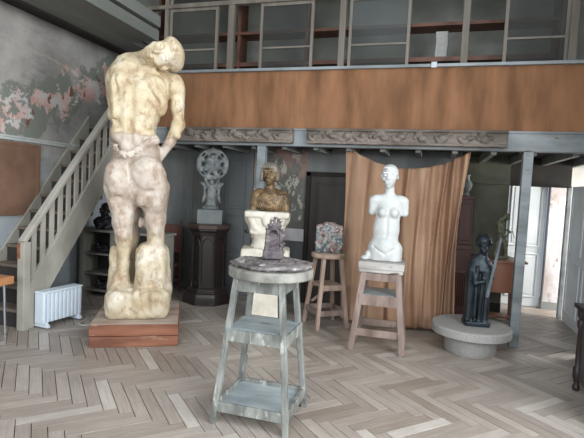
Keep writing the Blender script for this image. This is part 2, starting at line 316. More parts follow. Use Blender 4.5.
        s.cap(T((-.07, -.32, .32)), T((.07, -.32, .32)), .04*H, k=K*.15); s.cap(T((-.12, -.285, .39)), T((.12, -.285, .39)), .014*H, k=K*.08, sub=True)
        return T, B
exec_later = []

# ============================================================ THE ROOM
# floor: herringbone of real planks, every plank a slab with its own tone
def make_floor():
    L, w, g = .55, .095, .0028; vs, fs, uvs, tones, mi = [], [], [], [], []
    vs += [(-5.1, -3.1, -.012), (6, -3.1, -.012), (6, 9, -.012), (-5.1, 9, -.012)]; fs.append((0, 1, 2, 3)); uvs += [(0, 0)]*4; tones += [0]*4; mi.append(1)
    rnd = random.Random(3); q = math.sqrt(.5); rot = lambda x, y: ((x+y)*q, (-x+y)*q+3.2)
    for k in range(-110, 110):
        for j in range(-9, 10):
            ox, oy = k*w+j*L, k*w-j*L
            for (x0, y0, lx, ly) in ((ox, oy, L, w), (ox+L, oy+w-L, w, L)):
                cx, cy = rot(x0+lx/2, y0+ly/2)
                if not (-5.1 < cx < 4.2 and -3 < cy < 8.9): continue
                zz = rnd.uniform(-.0012, .0012); P = [rot(x0+g, y0+g), rot(x0+lx-g, y0+g), rot(x0+lx-g, y0+ly-g), rot(x0+g, y0+ly-g)]
                if any(p[0] < -5.05 for p in P) or cy < -3: P = [(max(p[0], -5.05), p[1]) for p in P]
                b = len(vs); vs += [(p[0], p[1], zz) for p in P]+[(p[0], p[1], -.012) for p in P]
                fs += [(b+3, b+2, b+1, b)[::-1], (b, b+4, b+5, b+1), (b+1, b+5, b+6, b+2), (b+2, b+6, b+7, b+3), (b+3, b+7, b+4, b)]; mi += [0]*5
                ou, ov = rnd.uniform(0, 50), rnd.uniform(0, 50); tn = min(1, max(0, rnd.gauss(.5, .24))); tones += [tn]*20
                cr = [(0, 0), (L, 0), (L, w), (0, w)] if lx > ly else [(0, 0), (0, w), (L, w), (L, 0)]
                cr = [(ou+a, ov+c_) for a, c_ in cr]
                uvs += cr
                for e in ((0, 0, 1, 1), (1, 1, 2, 2), (2, 2, 3, 3), (3, 3, 0, 0)): uvs += [cr[i] for i in e]
    o = link('floor', vs, fs, X['floor'], mats=[X['floor'], X['sub']]); me = o.data
    me.polygons.foreach_set('material_index', mi); u = me.uv_layers.new(name='UVMap'); u.data.foreach_set('uv', [c for p in uvs for c in p])
    at = me.attributes.new('tone', 'FLOAT', 'CORNER'); at.data.foreach_set('value', tones); o['kind'] = 'structure'
make_floor()
struct('wall_left', MB().box(-5.2, -5, -3.1, 7.1, 0, 5.3), X['wall_left'])
struct('wall_right', MB().box(1.92, 2.1, 3.4, 5.7, 0, 5.3).box(1.92, 2.1, 5.7, 5.86, 2.25, 5.3).box(2.1, 3.6, 3.4, 3.5, 0, 5.3).box(3.4, 3.6, -3.1, -2.3, 0, 5.3).box(3.4, 3.6, -2.3, 3.4, 0, 1.0).box(3.4, 3.6, -2.3, 3.4, 4.3, 5.3), X['wall'])
struct('wall_behind_camera', MB().box(-5.2, 2.1, -3.2, -3.0, 0, 1.1).box(-5.2, 2.1, -3.2, -3.0, 4.7, 5.3).box(-5.2, -4.3, -3.2, -3.0, 1.1, 4.7).box(1.1, 3.6, -3.2, -3.0, 1.1, 4.7).box(2.1, 3.6, -3.2, -3.0, 0, 1.1).box(2.1, 3.6, -3.2, -3.0, 4.7, 5.3), X['wall'])
struct('ceiling', MB().box(-5.2, 2.1, 2.6, 7.1, 5.3, 5.4).box(-5.2, 2.1, -3.2, -.7, 5.3, 5.4).box(-5.2, -3.6, -.7, 2.6, 5.3, 5.4).box(1.2, 3.6, -.7, 2.6, 5.3, 5.4).box(2.1, 3.6, 2.6, 3.5, 5.3, 5.4).box(2.1, 3.6, -3.2, -.7, 5.3, 5.4), X['ceil'])
# mezzanine
struct('floor_mezzanine', MB().box(-5, -4.16, 5.98, 6.9, 2.27, 2.42).box(-4.16, 3.6, 5.86, 8.0, 2.27, 2.42), X['dark'])
jo = MB(); x = -4.0
while x < 3.4: jo.box(x, x+.06, 5.87, 7.9 if x > .2 else 6.69, 2.17, 2.27); x += .42
struct('ceiling_joists', jo, X['dgrey'])
struct('beam_front', MB().box(-4.16, 3.6, 5.74, 5.86, 2.20, 2.42), X['beam'], bevel=.006)
struct('trim_1', MB().box(-4.16, 3.6, 5.725, 5.74, 2.395, 2.42).box(-4.16, 3.6, 5.70, 5.88, 3.135, 3.17), X['beam'], bevel=.004)
# brown hessian covered parapet, slightly wavy skin
vs, fs = [], []; nx, nz = 160, 14
for i in range(nx+1):
    for j in range(nz+1):
        px, pz = -4.16+7.76*i/nx, 2.42+.715*j/nz
        vs.append((px, 5.752+.006*math.sin(px*7+3*math.sin(pz*3))*math.sin(pz*5+px)+.004*math.sin(px*2.3), pz))
for i in range(nx):
    for j in range(nz): a = i*(nz+1)+j; fs.append((a, a+nz+1, a+nz+2, a+1))
link('wall_parapet', vs, fs, X['orange'], smooth=True)['kind'] = 'structure'
struct('wall_parapet_core', MB().box(-4.16, 3.6, 5.77, 5.85, 2.42, 3.135), X['dark'])
struct('wall_loft_back', MB().box(-5, 2.1, 6.9, 7.0, 2.42, 5.3).box(2.0, 2.1, 5.86, 6.9, 2.42, 5.3), X['backgrey'])
# glazed screen above the parapet
def vbar(name, x, w, y0=5.80, y1=5.86, z0=3.17, z1=5.3): return struct(name, MB().box(x-w/2, x+w/2, y0, y1, z0, z1), X['mull'], bevel=.003)
for k, (x, w) in enumerate([(-3.62, .05), (-2.66, .085), (-1.18, .075), (.25, .075), (1.35, .08)]): vbar('post_screen_%d' % (k+1), x, w)
struct('trim_2', MB().box(-4.16, 2.0, 5.79, 5.87, 4.02, 4.07), X['mull'], bevel=.003)
n = 0
for x0, x1, z0, z1, bar in [(-3.58, -2.86, 3.175, 4.02, 3.47), (-2.26, -1.55, 3.175, 4.02, 3.46), (-1.10, -.37, 3.175, 4.02, 3.455), (.66, 1.31, 3.175, 4.02, 3.46),
                            (-3.58, -2.70, 4.07, 5.2, 4.6), (-2.62, -1.22, 4.07, 5.2, 4.6), (-1.14, .21, 4.07, 5.2, 4.6), (.29, 1.31, 4.07, 5.2, 4.6)]:
    n += 1; w = .036
    fr = MB().box(x0, x0+w, 5.83, 5.865, z0, z1).box(x1-w, x1, 5.83, 5.865, z0, z1).box(x0+w, x1-w, 5.832, 5.863, z1-w, z1-.001).box(x0+w, x1-w, 5.832, 5.863, z0+.001, z0+.022).box(x0+w, x1-w, 5.835, 5.86, bar-.011, bar+.011)
    fo = fr.ob('window_%d' % n, X['mull']); fo['kind'] = 'structure'
    MB().box(x0+.02, x1-.02, 5.846, 5.85, z0+.01, z1-.02).ob('pane', X['glass'], fo)
# shelving behind the screen
t = thing('loft_shelving', 'long rust brown wooden shelving behind the glazed screen above the parapet', 'shelving', (0, 6.3, 2.39))
MB().box(-4.0, 1.3, -.14, .14, 1.36, 1.40).ob('shelf', X['shelfw'], t); MB().box(-4.0, 1.3, -.14, .14, .93, .985).ob('shelf', X['shelfw'], t); MB().box(-4.0, 1.3, -.14, .14, 1.95, 1.99).ob('shelf', X['shelfw'], t)
for x in (-3.98, -2.72, -1.75, 1.26): MB().box(x, x+.04, -.13, .13, 0, 2.4).ob('upright', X['shelfw'], t)
for k in range(4):
    o = MB().box(-.07, .07, -.1, .1, 0, .077).ob('card_box', X['box'], bevel=.004); o.location = (.0+random.uniform(-.008, .008), 6.29, 3.3755+k*.078); o.rotation_euler.z = random.uniform(-.06, .06)
    MB().box(-.072, .072, -.102, .102, .055, .0775).ob('lid', X['box'], o, bevel=.002)
    tag(o, ['grey white card box, bottom of the stack on the loft shelf', 'grey white card box, second from the bottom of the loft stack', 'grey white card box, third from the bottom of the loft stack', 'grey white card box, topmost of the stack on the loft shelf'][k], 'box', 'card boxes on the loft shelf')
o = MB().box(-.03, .03, -.02, .12, 0, .014).box(-.03, .03, -.034, -.02, -.05, .014).ob('clamp', X['metalclip']); o.location = (-.07, 5.715, 3.171); tag(o, 'small zinc clamp on the parapet rail below the card boxes', 'clamp')
# left gallery with its fascia
struct('ceiling_gallery', MB().box(-4.5, -3.8, 1.5, 5.79, 3.60, 3.68).box(-4.5, -4.17, 5.79, 6.9, 3.60, 3.68), X['soffit'])
struct('beam_gallery_front', MB().box(-3.80, -3.72, 1.5, 5.79, 3.585, 3.73), X['soffit'], bevel=.004)
struct('beam_gallery_upper', MB().box(-3.86, -3.79, 1.5, 5.79, 3.73, 3.765).box(-3.80, -3.70, 1.5, 5.79, 3.77, 3.92), X['soffit'], bevel=.004)
struct('beam_gallery_wall', MB().box(-5, -4.5, 1.5, 6.9, 3.70, 3.86), X['dark']); struct('trim_3', MB().box(-4.56, -4.5, 1.5, 6.9, 3.585, 3.70), X['dark'])
struct('floor_gallery', MB().box(-5, -3.8, 1.5, 5.79, 3.93, 3.97), X['dark'])
# wall moulding and board on the left wall
struct('trim_4', MB().box(-5, -4.965, 3.0, 5.9, 2.09, 2.125).box(-5, -4.95, 3.0, 5.9, 2.125, 2.145), X['rail'])
t = thing('wall_board', 'large plain brown board fixed to the left wall below the moulding', 'board', (-4.98, 4.3, 1.16))
MB().box(-.012, .012, -.8, .74, 0, .90).ob('panel', X['ply'], t); MB().box(.012, .022, .70, .75, -.01, .91).box(.012, .022, -.8, .7, .87, .91).ob('edging', X['ply'], t)
# ---- back wall under the mezzanine
def panelled(name, x0, x1, y, z0, z1, panels, m, depth=.03, kind=True, parent=None):
    b = MB().box(x0, x1, y, y+.08, z0, z1)
    for (a, c, e, g_) in panels:      # bolection frame and raised field
        w = .022
        b.box(a, c, y-.016, y, e, e+w).box(a, c, y-.016, y, g_-w, g_).box(a, a+w, y-.016, y, e+w, g_-w).box(c-w, c, y-.016, y, e+w, g_-w)
        b.box(a+.05, c-.05, y-.010, y, e+.05, g_-.05)
    o = b.ob(name, m, parent, bevel=.003)
    if kind and not parent: o['kind'] = 'structure'
    return o
panelled('wall_back_panelled', -5, -3.14, 6.7, 0, 2.27, [(-4.85, -4.38, .15, 1.0), (-4.85, -4.38, 1.1, 2.1), (-4.26, -3.72, .15, 1.0), (-4.26, -3.72, 1.1, 2.1), (-3.62, -3.22, .15, .98), (-3.62, -3.22, 1.1, 2.1)], X['dgrey'])
d = panelled('door_1', -3.12, -2.60, 6.68, 0.005, 2.17, [(-3.04, -2.68, .12, .58), (-3.04, -2.68, .66, 1.24), (-3.04, -2.68, 1.32, 2.08)], X['dgrey2'])
MB().lathe([(.0, 0), (.028, .006), (.03, .03), (.0, .05)], 16).ob('door_handle', X['iron'], d, smooth=True).matrix_local = Matrix.Translation((-2.64, 6.665, 1.0)) @ Matrix.Rotation(R(90), 4, 'X')
struct('wall_back_centre', MB().box(-2.59, -1.76, 6.7, 6.78, 1.08, 2.27), X['cwall']); struct('wall_back_dado', MB().box(-2.59, -1.76, 6.70, 6.78, 0, .90), X['dgrey2']); struct('trim_5', MB().box(-2.59, -1.76, 6.68, 6.78, .90, 1.08), X['pilaster'])
struct('wall_back_lintel', MB().box(-3.14, -2.59, 6.74, 6.8, 2.17, 2.27).box(-1.76, .36, 6.7, 6.78, 1.92, 2.27), X['dgrey'])
struct('trim_6', MB().box(-1.76, -1.70, 6.66, 6.72, 0, 1.92).box(-1.76, -1.04, 6.66, 6.72, 1.87, 1.93), X['dark'])
panelled('door_2', -1.70, -1.04, 6.70, 0.005, 1.87, [(-1.62, -1.12, .15, .85), (-1.62, -1.12, .95, 1.78)], X['darkdoor'])
struct('wall_back_mid', MB().box(-1.04, .36, 6.7, 6.78, 0, 1.92).box(.30, .36, 6.78, 7.45, 0, 2.27), X['green'])
struct('wall_back_right', MB().box(.30, 1.07, 7.45, 7.53, 0, 2.27).box(.30, 1.07, 7.40, 7.45, 1.88, 1.96), X['green']); struct('baseboard_back', MB().box(.36, 1.07, 7.43, 7.45, 0, .14), X['dark'])
struct('wall_lintel_right', MB().box(1.07, 1.86, 7.45, 7.53, 1.87, 2.27).box(1.86, 3.6, 5.86, 5.94, 2.0, 2.27), X['dark'])
struct('post_front_right', MB().box(.945, 1.045, 5.75, 5.85, 0, 2.20), X['beam'], bevel=.008)
struct('post_front_left', MB().box(-2.20, -2.09, 5.76, 5.85, 0, 2.20), X['beam'], bevel=.006)
# passage on the right
struct('wall_passage', MB().box(.6, 1.15, 8.2, 8.28, 0, 2.6).box(1.15, 4, 8.2, 8.28, 2.0, 2.6).box(2.05, 4, 8.2, 8.28, 0, 2.0), X['wall'])
struct('ceiling_passage', MB().box(.3, 4, 7.53, 8.3, 2.42, 2.5).box(2.1, 4, 5.86, 7.53, 2.27, 2.35), X['ceil'])
panelled('door_3', 1.15, 1.72, 8.14, 0.005, 2.02, [(1.21, 1.66, .15, .85), (1.21, 1.66, .95, 1.92)], X['door'])
struct('column_pilaster', MB().box(1.74, 1.99, 8.06, 8.2, .02, 2.4), X['pilaster'], bevel=.01); struct('baseboard_pilaster', MB().box(1.735, 1.995, 8.05, 8.06, 0, .12), X['dgrey'])
struct('post_passage', MB().box(1.83, 1.88, 7.46, 7.54, 0, 1.90), X['beam'], bevel=.004)
for z in (.35, 1.6): MB().box(-.012, .0, -.01, .02, 0, .09).ob('hinge', X['iron'], bpy.data.objects['post_passage']).location = (1.83, 7.46, z)
dl = thing('door_4', None, None); dl['kind'] = 'structure'; dl.location = (1.875, 7.42, 0); dl.rotation_euler.z = R(-90.5)
b = MB().box(0, 1.5, 0, .045, .006, 1.885)
for (a, c, e, g_) in ((.10, .66, .15, .85), (.10, .66, .97, 1.77), (.80, 1.4, .15, .85), (.80, 1.4, .97, 1.77)):
    b.box(a, c, -.014, 0, e, e+.025).box(a, c, -.014, 0, g_-.025, g_).box(a, a+.025, -.014, 0, e+.025, g_-.025).box(c-.025, c, -.014, 0, e+.025, g_-.025)
b.ob('door_leaf', X['door'], dl, bevel=.003)
struct('wall_passage_right', MB().box(1.93, 2.1, 5.7, 5.86, 0, 2.25).box(3.96, 4.06, 5.86, 8.3, 0, 2.6), X['wall'])

# ============================================================ STAIRCASE
ST = thing('staircase', 'steep grey painted open wooden staircase with slatted balustrade against left wall', 'staircase', (0, 0, 0))
rz = lambda y: .97+1.20*(y-4.0)
MB().prism([(4.03, .0), (4.03, .46), (5.80, 2.68), (5.80, 2.22), (4.18, .20), (4.12, 0)], -4.15, -4.10).ob('outer_stringer', X['stair'], ST, bevel=.004)
MB().prism([(3.98, 0), (3.98, .12), (5.95, 2.60), (5.95, 2.1), (4.25, 0)], -4.995, -4.955).ob('wall_stringer', X['stair'], ST, bevel=.004)
MB().box(-4.17, -4.08, 3.955, 4.045, 0, .955).ob('newel_post', X['stair'], ST, bevel=.006)
MB().box(-4.168, -4.132, 3.949, 3.957, .78, .95).ob('newel_patch', X['redwood'], ST)
MB().beam((-4.125, 3.97, .955), (-4.125, 5.78, 3.10), .085, .05).ob('handrail', X['stair'], ST, bevel=.01)
for k in range(13):
    y = 4.125+k*.125; z0 = .50+1.25*(y-4.06)-.12; z1 = .955+1.185*(y-3.97)
    MB().box(-4.137, -4.117, y-.032, y+.032, z0, z1).ob('baluster', X['stair'], ST, bevel=.003)
for k in range(11):
    y = 4.03+k*.172; z = .205*(k+1)
    MB().box(-4.955, -4.15, y-.02, y+.2, z-.035, z).ob('tread', X['tread'], ST, bevel=.005); MB().box(-4.955, -4.15, y+.005, y+.022, z-.205, z-.035).ob('riser', X['inner'], ST)

# ============================================================ STATUES
# 1. the tall plaster figure
PA = R(28.7)
pl = thing('timber_plinth', 'low reddish timber plinth of two stacked layers under the tall plaster figure', 'plinth', (-2.985, 4.44, 0), PA)
MB().box(-.425, .425, -.47, .47, 0, .108).ob('lower_timber', X['redwood'], pl, bevel=.006); MB().box(-.43, .425, -.475, .47, .114, .232).ob('upper_timber', X['redwood'], pl, bevel=.006)
MB().box(-.422, .418, -.468, .462, .232, .2355).ob('top_boards', X['topwood'], pl)
S = SDF()
S.ell((-.085, .03, 1.98), (.245, .20, .26), .05).ell((-.115, .03, 2.24), (.225, .175, .25), .08).ell((-.085, .02, 2.54), (.275, .205, .34), .10)
S.ell((-.08, .06, 1.68), (.325, .29, .30), .12).ell((-.25, -.10, 1.64), (.15, .19, .25), .06).ell((.07, -.10, 1.66), (.185, .19, .27), .06)
S.cap((-.26, .03, 2.76), (.26, .03, 2.74), .115, .115, .10).cap((-.28, .03, 2.76), (-.02, .04, 2.98), .10, .09, .12).cap((-.25, .06, 2.6), (-.22, .06, 2.9), .14, .10, .12)
# right shoulder, arm hanging free and folding back behind the hip
S.ell((.295, .0, 2.68), (.12, .125, .135), .05).cap((.335, .0, 2.64), (.355, .02, 2.34), .082, .062, .03).ell((.335, -.03, 2.50), (.07, .075, .11), .03)
S.cap((.36, .02, 2.31), (.27, .05, 2.10), .066, .056, .03).cap((.27, .05, 2.10), (.15, .13, 1.93), .056, .045, .03).sph((.355, .03, 2.29), .07, .03).ell((.335, .0, 2.22), (.06, .06, .09), .03)
S.cap((-.34, .05, 2.72), (-.345, .14, 2.36), .085, .065, .06).cap((-.345, .14, 2.36), (-.2, .24, 2.06), .06, .045, .05)
# modelling of the trunk: deep furrow down the middle, long muscles beside it, shoulder masses, flanks
for e, ox in ((-1, -.155), (1, -.105)):
    S.cap((ox+e*.05, -.15, 2.62), (ox+e*.045, -.14, 2.02), .05, .05, .04)
S.ell((-.27, -.10, 2.63), (.10, .10, .16), .04).ell((.08, -.12, 2.62), (.14, .08, .15), .05).ell((.16, -.06, 2.50), (.08, .11, .14), .04).ell((-.30, -.06, 2.40), (.06, .12, .20), .04)
S.ell((.03, -.10, 2.30), (.08, .09, .15), .04).ell((.05, -.08, 2.10), (.12, .11, .08), .04).ell((-.27, -.08, 2.14), (.08, .11, .10), .04)
S.cap((-.12, -.225, 2.82), (-.135, -.225, 2.45), .030, .036, .03, True).cap((-.135, -.225, 2.45), (-.145, -.225, 1.98), .036, .032, .03, True)
S.cap((-.22, -.212, 2.76), (-.235, -.205, 2.10), .018, .018, .045, True).cap((.0, -.225, 2.48), (-.03, -.212, 2.08), .016, .016, .045, True)
S.cap((-.04, -.22, 2.72), (.14, -.17, 2.48), .018, .016, .035, True).cap((.10, -.2, 2.78), (.20, -.14, 2.58), .016, .016, .03, True).cap((-.31, -.165, 2.72), (-.28, -.185, 2.50), .014, .014, .04, True)
S.cap((-.05, -.222, 2.34), (.08, -.19, 2.40), .012, .012, .04, True).cap((-.26, -.175, 2.22), (-.34, -.10, 2.34), .012, .012, .025, True).cap((-.06, -.2, 2.0), (.16, -.13, 2.17), .016, .016, .03, True)
S.cap((.225, -.12, 2.78), (.235, -.09, 2.55), .016, .014, .03, True).cap((.34, -.10, 2.6), (.37, -.06, 2.42), .012, .01, .02, True).cap((.29, -.12, 2.60), (.315, -.09, 2.50), .012, .01, .02, True)
S.cap((-.22, -.09, 2.88), (-.02, -.08, 2.84), .018, .016, .04).cap((-.02, -.10, 2.84), (.14, -.10, 2.80), .014, .014, .04)
rn = random.Random(5)
for r_, rad in ((0, .013), (1, .012)):
    for k in range(13):
        u = -1+k/6; a = -.145+u*.135; zz = 1.90+.085*abs(u)+.03*r_+.006*math.sin(k*2.1); p0 = None
        bb = -.222-.02*(1-abs(u))
        for q in range(6):
            p = (a+.016*math.cos(q*1.05), bb, zz+.014*math.sin(q*1.05))
            if p0: S.cap(p0, p, .0075, .0075, .002)
            p0 = p
# lower trunk: two rounded masses, a furrow between them
S.ell((-.255, -.17, 1.74), (.115, .12, .15), .03).ell((.035, -.17, 1.75), (.17, .14, .18), .03)
S.cap((-.145, -.30, 1.90), (-.135, -.32, 1.58), .02, .026, .04, True).cap((-.135, -.29, 1.58), (-.07, -.27, 1.38), .02, .03, .04, True)
S.cap((-.36, -.10, 1.90), (-.33, -.17, 1.52), .018, .016, .03, True).cap((.22, -.13, 1.92), (.225, -.16, 1.54), .016, .016, .03, True)
S.cap((-.33, -.20, 1.60), (-.10, -.25, 1.36), .022, .026, .03, True).cap((-.08, -.28, 1.55), (.13, -.26, 1.56), .016, .016, .04, True).cap((.20, -.17, 1.54), (.03, -.24, 1.34), .018, .022, .03, True)
S.ell((-.0, -.20, 1.50), (.06, .07, .10), .03).ell((.16, -.16, 1.48), (.07, .09, .12), .03).ell((-.27, -.14, 1.44), (.07, .08, .12), .03)
# legs
S.cap((-.21, -.04, 1.56), (-.20, -.06, 1.24), .155, .105, .08).cap((-.20, -.06, 1.24), (-.185, -.04, 1.04), .105, .085, .05).cap((-.185, -.04, 1.04), (-.18, -.02, .76), .085, .056, .04)
S.cap((-.18, -.02, .76), (-.20, -.06, .60), .056, .085, .04).cap((-.20, -.07, .60), (-.205, -.10, .50), .085, .115, .03).sph((-.195, -.12, 1.10), .06, .04)
S.cap((.13, -.04, 1.56), (.145, -.05, 1.26), .145, .11, .08).cap((.145, -.05, 1.26), (.155, -.04, 1.08), .11, .085, .05).cap((.155, -.04, 1.08), (.16, -.04, .90), .085, .1, .04).sph((.15, -.12, 1.14), .055, .04)
S.cap((-.16, .22, 1.6), (-.14, .28, 1.0), .16, .08, .06).cap((-.14, .28, 1.0), (-.16, .26, .5), .075, .08, .04).cap((.12, .22, 1.6), (.14, .28, 1.0), .16, .08, .06).cap((.14, .28, 1.0), (.15, .26, .5), .075, .08, .04)
S.ell((-.02, .02, 1.22), (.03, .04, .06), .02).ell((.035, .02, 1.22), (.03, .04, .06), .02)
# rocky base with the block that carries the right leg
S.box((.0, -.02, .385), (.335, .33, .165), .10, .05).box((.118, -.02, .66), (.168, .20, .34), .10, .03).cap((-.28, .06, .45), (-.285, .06, .90), .085, .06, .05).cap((.25, 0, .5), (.24, 0, .90), .1, .06, .05)
S.cap((-.085, -.20, .98), (-.085, -.26, .55), .022, .03, .02, True).cap((-.085, -.05, .98), (-.085, -.1, .6), .022, .028, .02, True).cap((-.01, -.37, .7), (-.01, -.36, .26), .02, .03, .06, True).cap((.10, -.37, .5), (.10, -.37, .24), .008, .008, .02, True).cap((-.02, -.26, .9), (-.05, -.3, .55), .05, .04, .05, True).ell((-.2, -.28, .62), (.14, .12, .08), .05, True)
# head lying on the shoulder, crown to the right, face to the front
S.cap((-.06, .05, 2.80), (.08, .0, 2.95), .11, .08, .05)
T, B = S.head((.170, -.14, 2.975), .42, (.17, -.12, -.98), (.97, -.06, .19), (-.02, -1, -.04))
S.ell(T((0, .27, -.04)), np.array((.39, .28, .44))*.42, .006, M=B); S.ell(T((0, .05, .42)), np.array((.25, .20, .2))*.42, .01, True, B)
S.ell(T((0, .02, .27)), np.array((.27, .24, .16))*.42, .015, M=B)
for e in (-1, 1):
    S.sph(T((e*.15, .03, .43)), .085*.42, .012, True); S.ell(T((e*.145, .02, .34)), np.array((.085, .05, .07))*.42, .008, M=B)
S.cap(T((-.2, .12, .37)), T((.2, .12, .37)), .04*.42, k=.015); S.cap(T((0, .08, .41)), T((0, -.13, .50)), .035*.42, .06*.42, k=.012); S.cap(T((-.09, -.25, .37)), T((.09, -.25, .37)), .04*.42, k=.01); S.cap(T((-.12, -.29, .41)), T((.12, -.29, .41)), .018*.42, k=.006, sub=True)
S.cap(T((-.26, .27, .34)), T((.0, .30, .40)), .008, k=.012, sub=True); S.cap(T((.0, .30, .40)), T((.26, .27, .34)), .008, k=.012, sub=True); S.cap(T((0, .32, .38)), T((0, .52, .1)), .010, k=.015, sub=True)
for q in ((-.2, -.34, .42, .1, .05, .12), (.18, -.33, .40, .12, .06, .14), (.06, -.22, .72, .09, .05, .16), (.22, -.16, .68, .07, .1, .2), (.0, -.335, .44, .05, .03, .12)): S.ell(q[:3], q[3:], .03)
S.ell((.10, -.40, .44), (.05, .06, .12), .04, True).ell((-.08, -.39, .36), (.03, .05, .12), .04, True)
g = thing('plaster_figure', 'very tall cream plaster figure, head fallen on its shoulder, on timber plinth', 'statue', (-2.985, 4.44, 0), PA); g.scale = (.965, 1, 1)
S.mesh('figure', (-.55, -.55, .20), (.55, .55, 3.35), .0125, X['statue'], g, noise=.0045, nf=19, clipz=.237)

# 2. white torso
tc = thing('torso', 'pure white plaster female torso without arms on the weathered square stand', 'sculpture', (-.47, 5.14, .945), .05)
S = SDF(); O_ = .03
S.ell((O_-.018, .0, .12), (.166, .125, .16), .03).ell((O_-.005, 0, .33), (.142, .10, .18), .06).ell((O_+.01, .01, .52), (.128, .10, .15), .07).cap((O_-.115, .01, .65), (O_+.125, .01, .65), .055, .055, .06)
for e in (-1, 1):
    S.ell((O_+.01+e*.06, -.080, .515), (.046, .046, .048), .03); S.cap((O_+e*.085, .0, .12), (O_+e*.085, .0, -.06), .095, .09, .03)
    S.cap((O_+.005+e*.158, .01, .635), (O_+.005+e*.172, .02, .515), .052, .040, .03)
S.cap((O_+.01, .02, .66), (O_+.005, -.005, .80), .054, .048, .04).cap((O_, -.125, .07), (O_, -.12, -.06), .014, .016, .02, True).cap((O_, -.10, .46), (O_+.005, -.10, .26), .008, .008, .03, True)
for e in (-1, 1): S.cap((O_, -.13, .075), (O_+e*.12, -.09, .15), .007, .007, .02, True)
S.ell((O_, -.085, .17), (.07, .045, .07), .03).sph((O_+.0, -.13, .215), .009, .008, True).ell((-.15, -.03, .05), (.035, .06, .05), .015).ell((-.18, -.06, .02), (.045, .05, .028), .015)
T, B = S.head((O_+.0, -.02, .90), .25, (1, .1, 0), (0, -.03, 1), (-.12, -1, 0), k=.16); S.ell(T((0, .16, -.10)), np.array((.37, .38, .42))*.225, .012, M=B)
S.ell(T((0, -.02, .46)), np.array((.26, .27, .2))*.225, .006, True, B); S.ell(T((0, -.03, .25)), np.array((.25, .28, .16))*.225, .01, M=B)
for e in (-1, 1): S.sph(T((e*.15, .03, .42)), .018, .006, True); S.ell(T((e*.145, .02, .33)), (.017, .011, .014), .003, M=B)
S.cap(T((0, .1, .38)), T((0, -.12, .46)), .008, .012, k=.008); S.cap(T((-.08, -.25, .36)), T((.08, -.25, .36)), .008, k=.005); S.cap(T((-.2, .13, .36)), T((.2, .13, .36)), .009, k=.008)
for k in range(5): a = -.5+k*.25; S.cap(T((a*.36, .36-.06*a*a, .26-.1*a*a)), T((a*.36, .46-.14*a*a, -.05)), .010, .011, .012)
S.ell(T((0, .30, -.38)), (.045, .036, .045), .02)
S.mesh('torso_cast', (-.27, -.22, -.02), (.30, .22, 1.08), .0065, X['white'], tc, noise=.0008, nf=40, clipz=.0)

# 3. square weathered stand below it
def splay_stand(name, label, loc, rz_, foot, top, H, leg, mleg, group=None):
    t_ = thing(name, label, 'stand', loc, rz_, group)
    for sx, sy in ((-1, -1), (1, -1), (1, 1), (-1, 1)):
        MB().beam((sx*foot[0], sy*foot[1], 0), (sx*top[0], sy*top[1], H), leg, leg).ob('leg', mleg, t_, bevel=.004)
    def half(z): return foot[0]+(top[0]-foot[0])*z/H, foot[1]+(top[1]-foot[1])*z/H
    return t_, half
t, half = splay_stand('sculpture_stand', 'weathered brown square sculpture stand with two stretchers, under the white torso', (-.46, 5.14, 0), .03, (.265, .235), (.175, .165), .83, .062, X['oldwood'])
MB().box(-.235, .235, -.22, .22, .868, .942).ob('top_slab', X['palewood'], t, bevel=.006); MB().box(-.225, .225, -.21, .21, .832, .868).ob('under_slab', X['palewood'], t, bevel=.004)
hx, hy = half(.77); MB().box(-hx, hx, -hy-.026, -hy+.0, .745, .825).box(-hx, hx, hy, hy+.026, .745, .825).box(-hx-.02, -hx+.0, -hy, hy, .745, .825).box(hx, hx+.02, -hy, hy, .745, .825).ob('apron', X['oldwood'], t, bevel=.003)
hx, hy = half(.52); MB().box(-hx, hx, -hy-.02, hy+.02, .575, .60).ob('middle_shelf', X['tray'], t, bevel=.003); MB().box(-hx, hx, -hy-.036, -hy-.012, .485, .598).ob('shelf_rail', X['oldwood'], t, bevel=.003); MB().box(-hx, hx, hy+.012, hy+.03, .485, .598).ob('shelf_rail', X['oldwood'], t, bevel=.003)
hx, hy = half(.2); 
for s_ in (-1, 1): MB().box(-hx, hx, s_*hy-.014, s_*hy+.014, .16, .235).ob('stretcher', X['oldwood'], t, bevel=.003); MB().box(s_*hx-.014, s_*hx+.014, -hy, hy, .16, .225).ob('stretcher', X['oldwood'], t, bevel=.003)

# 4. the turntable stand in the foreground
t, half = splay_stand('turntable_stand', 'tall blue grey sculpture stand with round top and two shelves, in the foreground', (-1.098, 3.185, 0), 0, (.268, .24), (.165, .155), 1.03, .041, X['stand'])
MB().lathe([(.10, 1.028), (.296, 1.03), (.302, 1.036), (.303, 1.088), (.297, 1.096), (.28, 1.098)], 64, (.03, 0)).ob('round_top', X['standtop'], t, smooth=True)
hx, hy = half(.97); MB().box(-hx, hx, -hy-.012, -hy+.012, .93, 1.028).box(-hx, hx, hy-.012, hy+.012, .93, 1.028).box(-hx-.012, -hx+.012, -hy, hy, .93, 1.028).box(hx-.012, hx+.012, -hy, hy, .93, 1.028).ob('apron', X['stand'], t, bevel=.003)
hx, hy = half(.62); MB().box(-hx-.01, hx+.01, -hy-.01, hy+.01, .645, .668).ob('middle_shelf', X['tray'], t, bevel=.003)
MB().box(-hx, hx, -hy-.03, -hy-.008, .585, .668).box(-hx, hx, hy+.008, hy+.028, .585, .668).box(-hx-.028, -hx-.008, -hy, hy, .585, .668).box(hx+.008, hx+.028, -hy, hy, .585, .668).ob('shelf_rail', X['stand'], t, bevel=.003)
hx, hy = half(.13); MB().box(-hx, hx, -hy, hy, .105, .122).ob('tray_board', X['tray'], t)
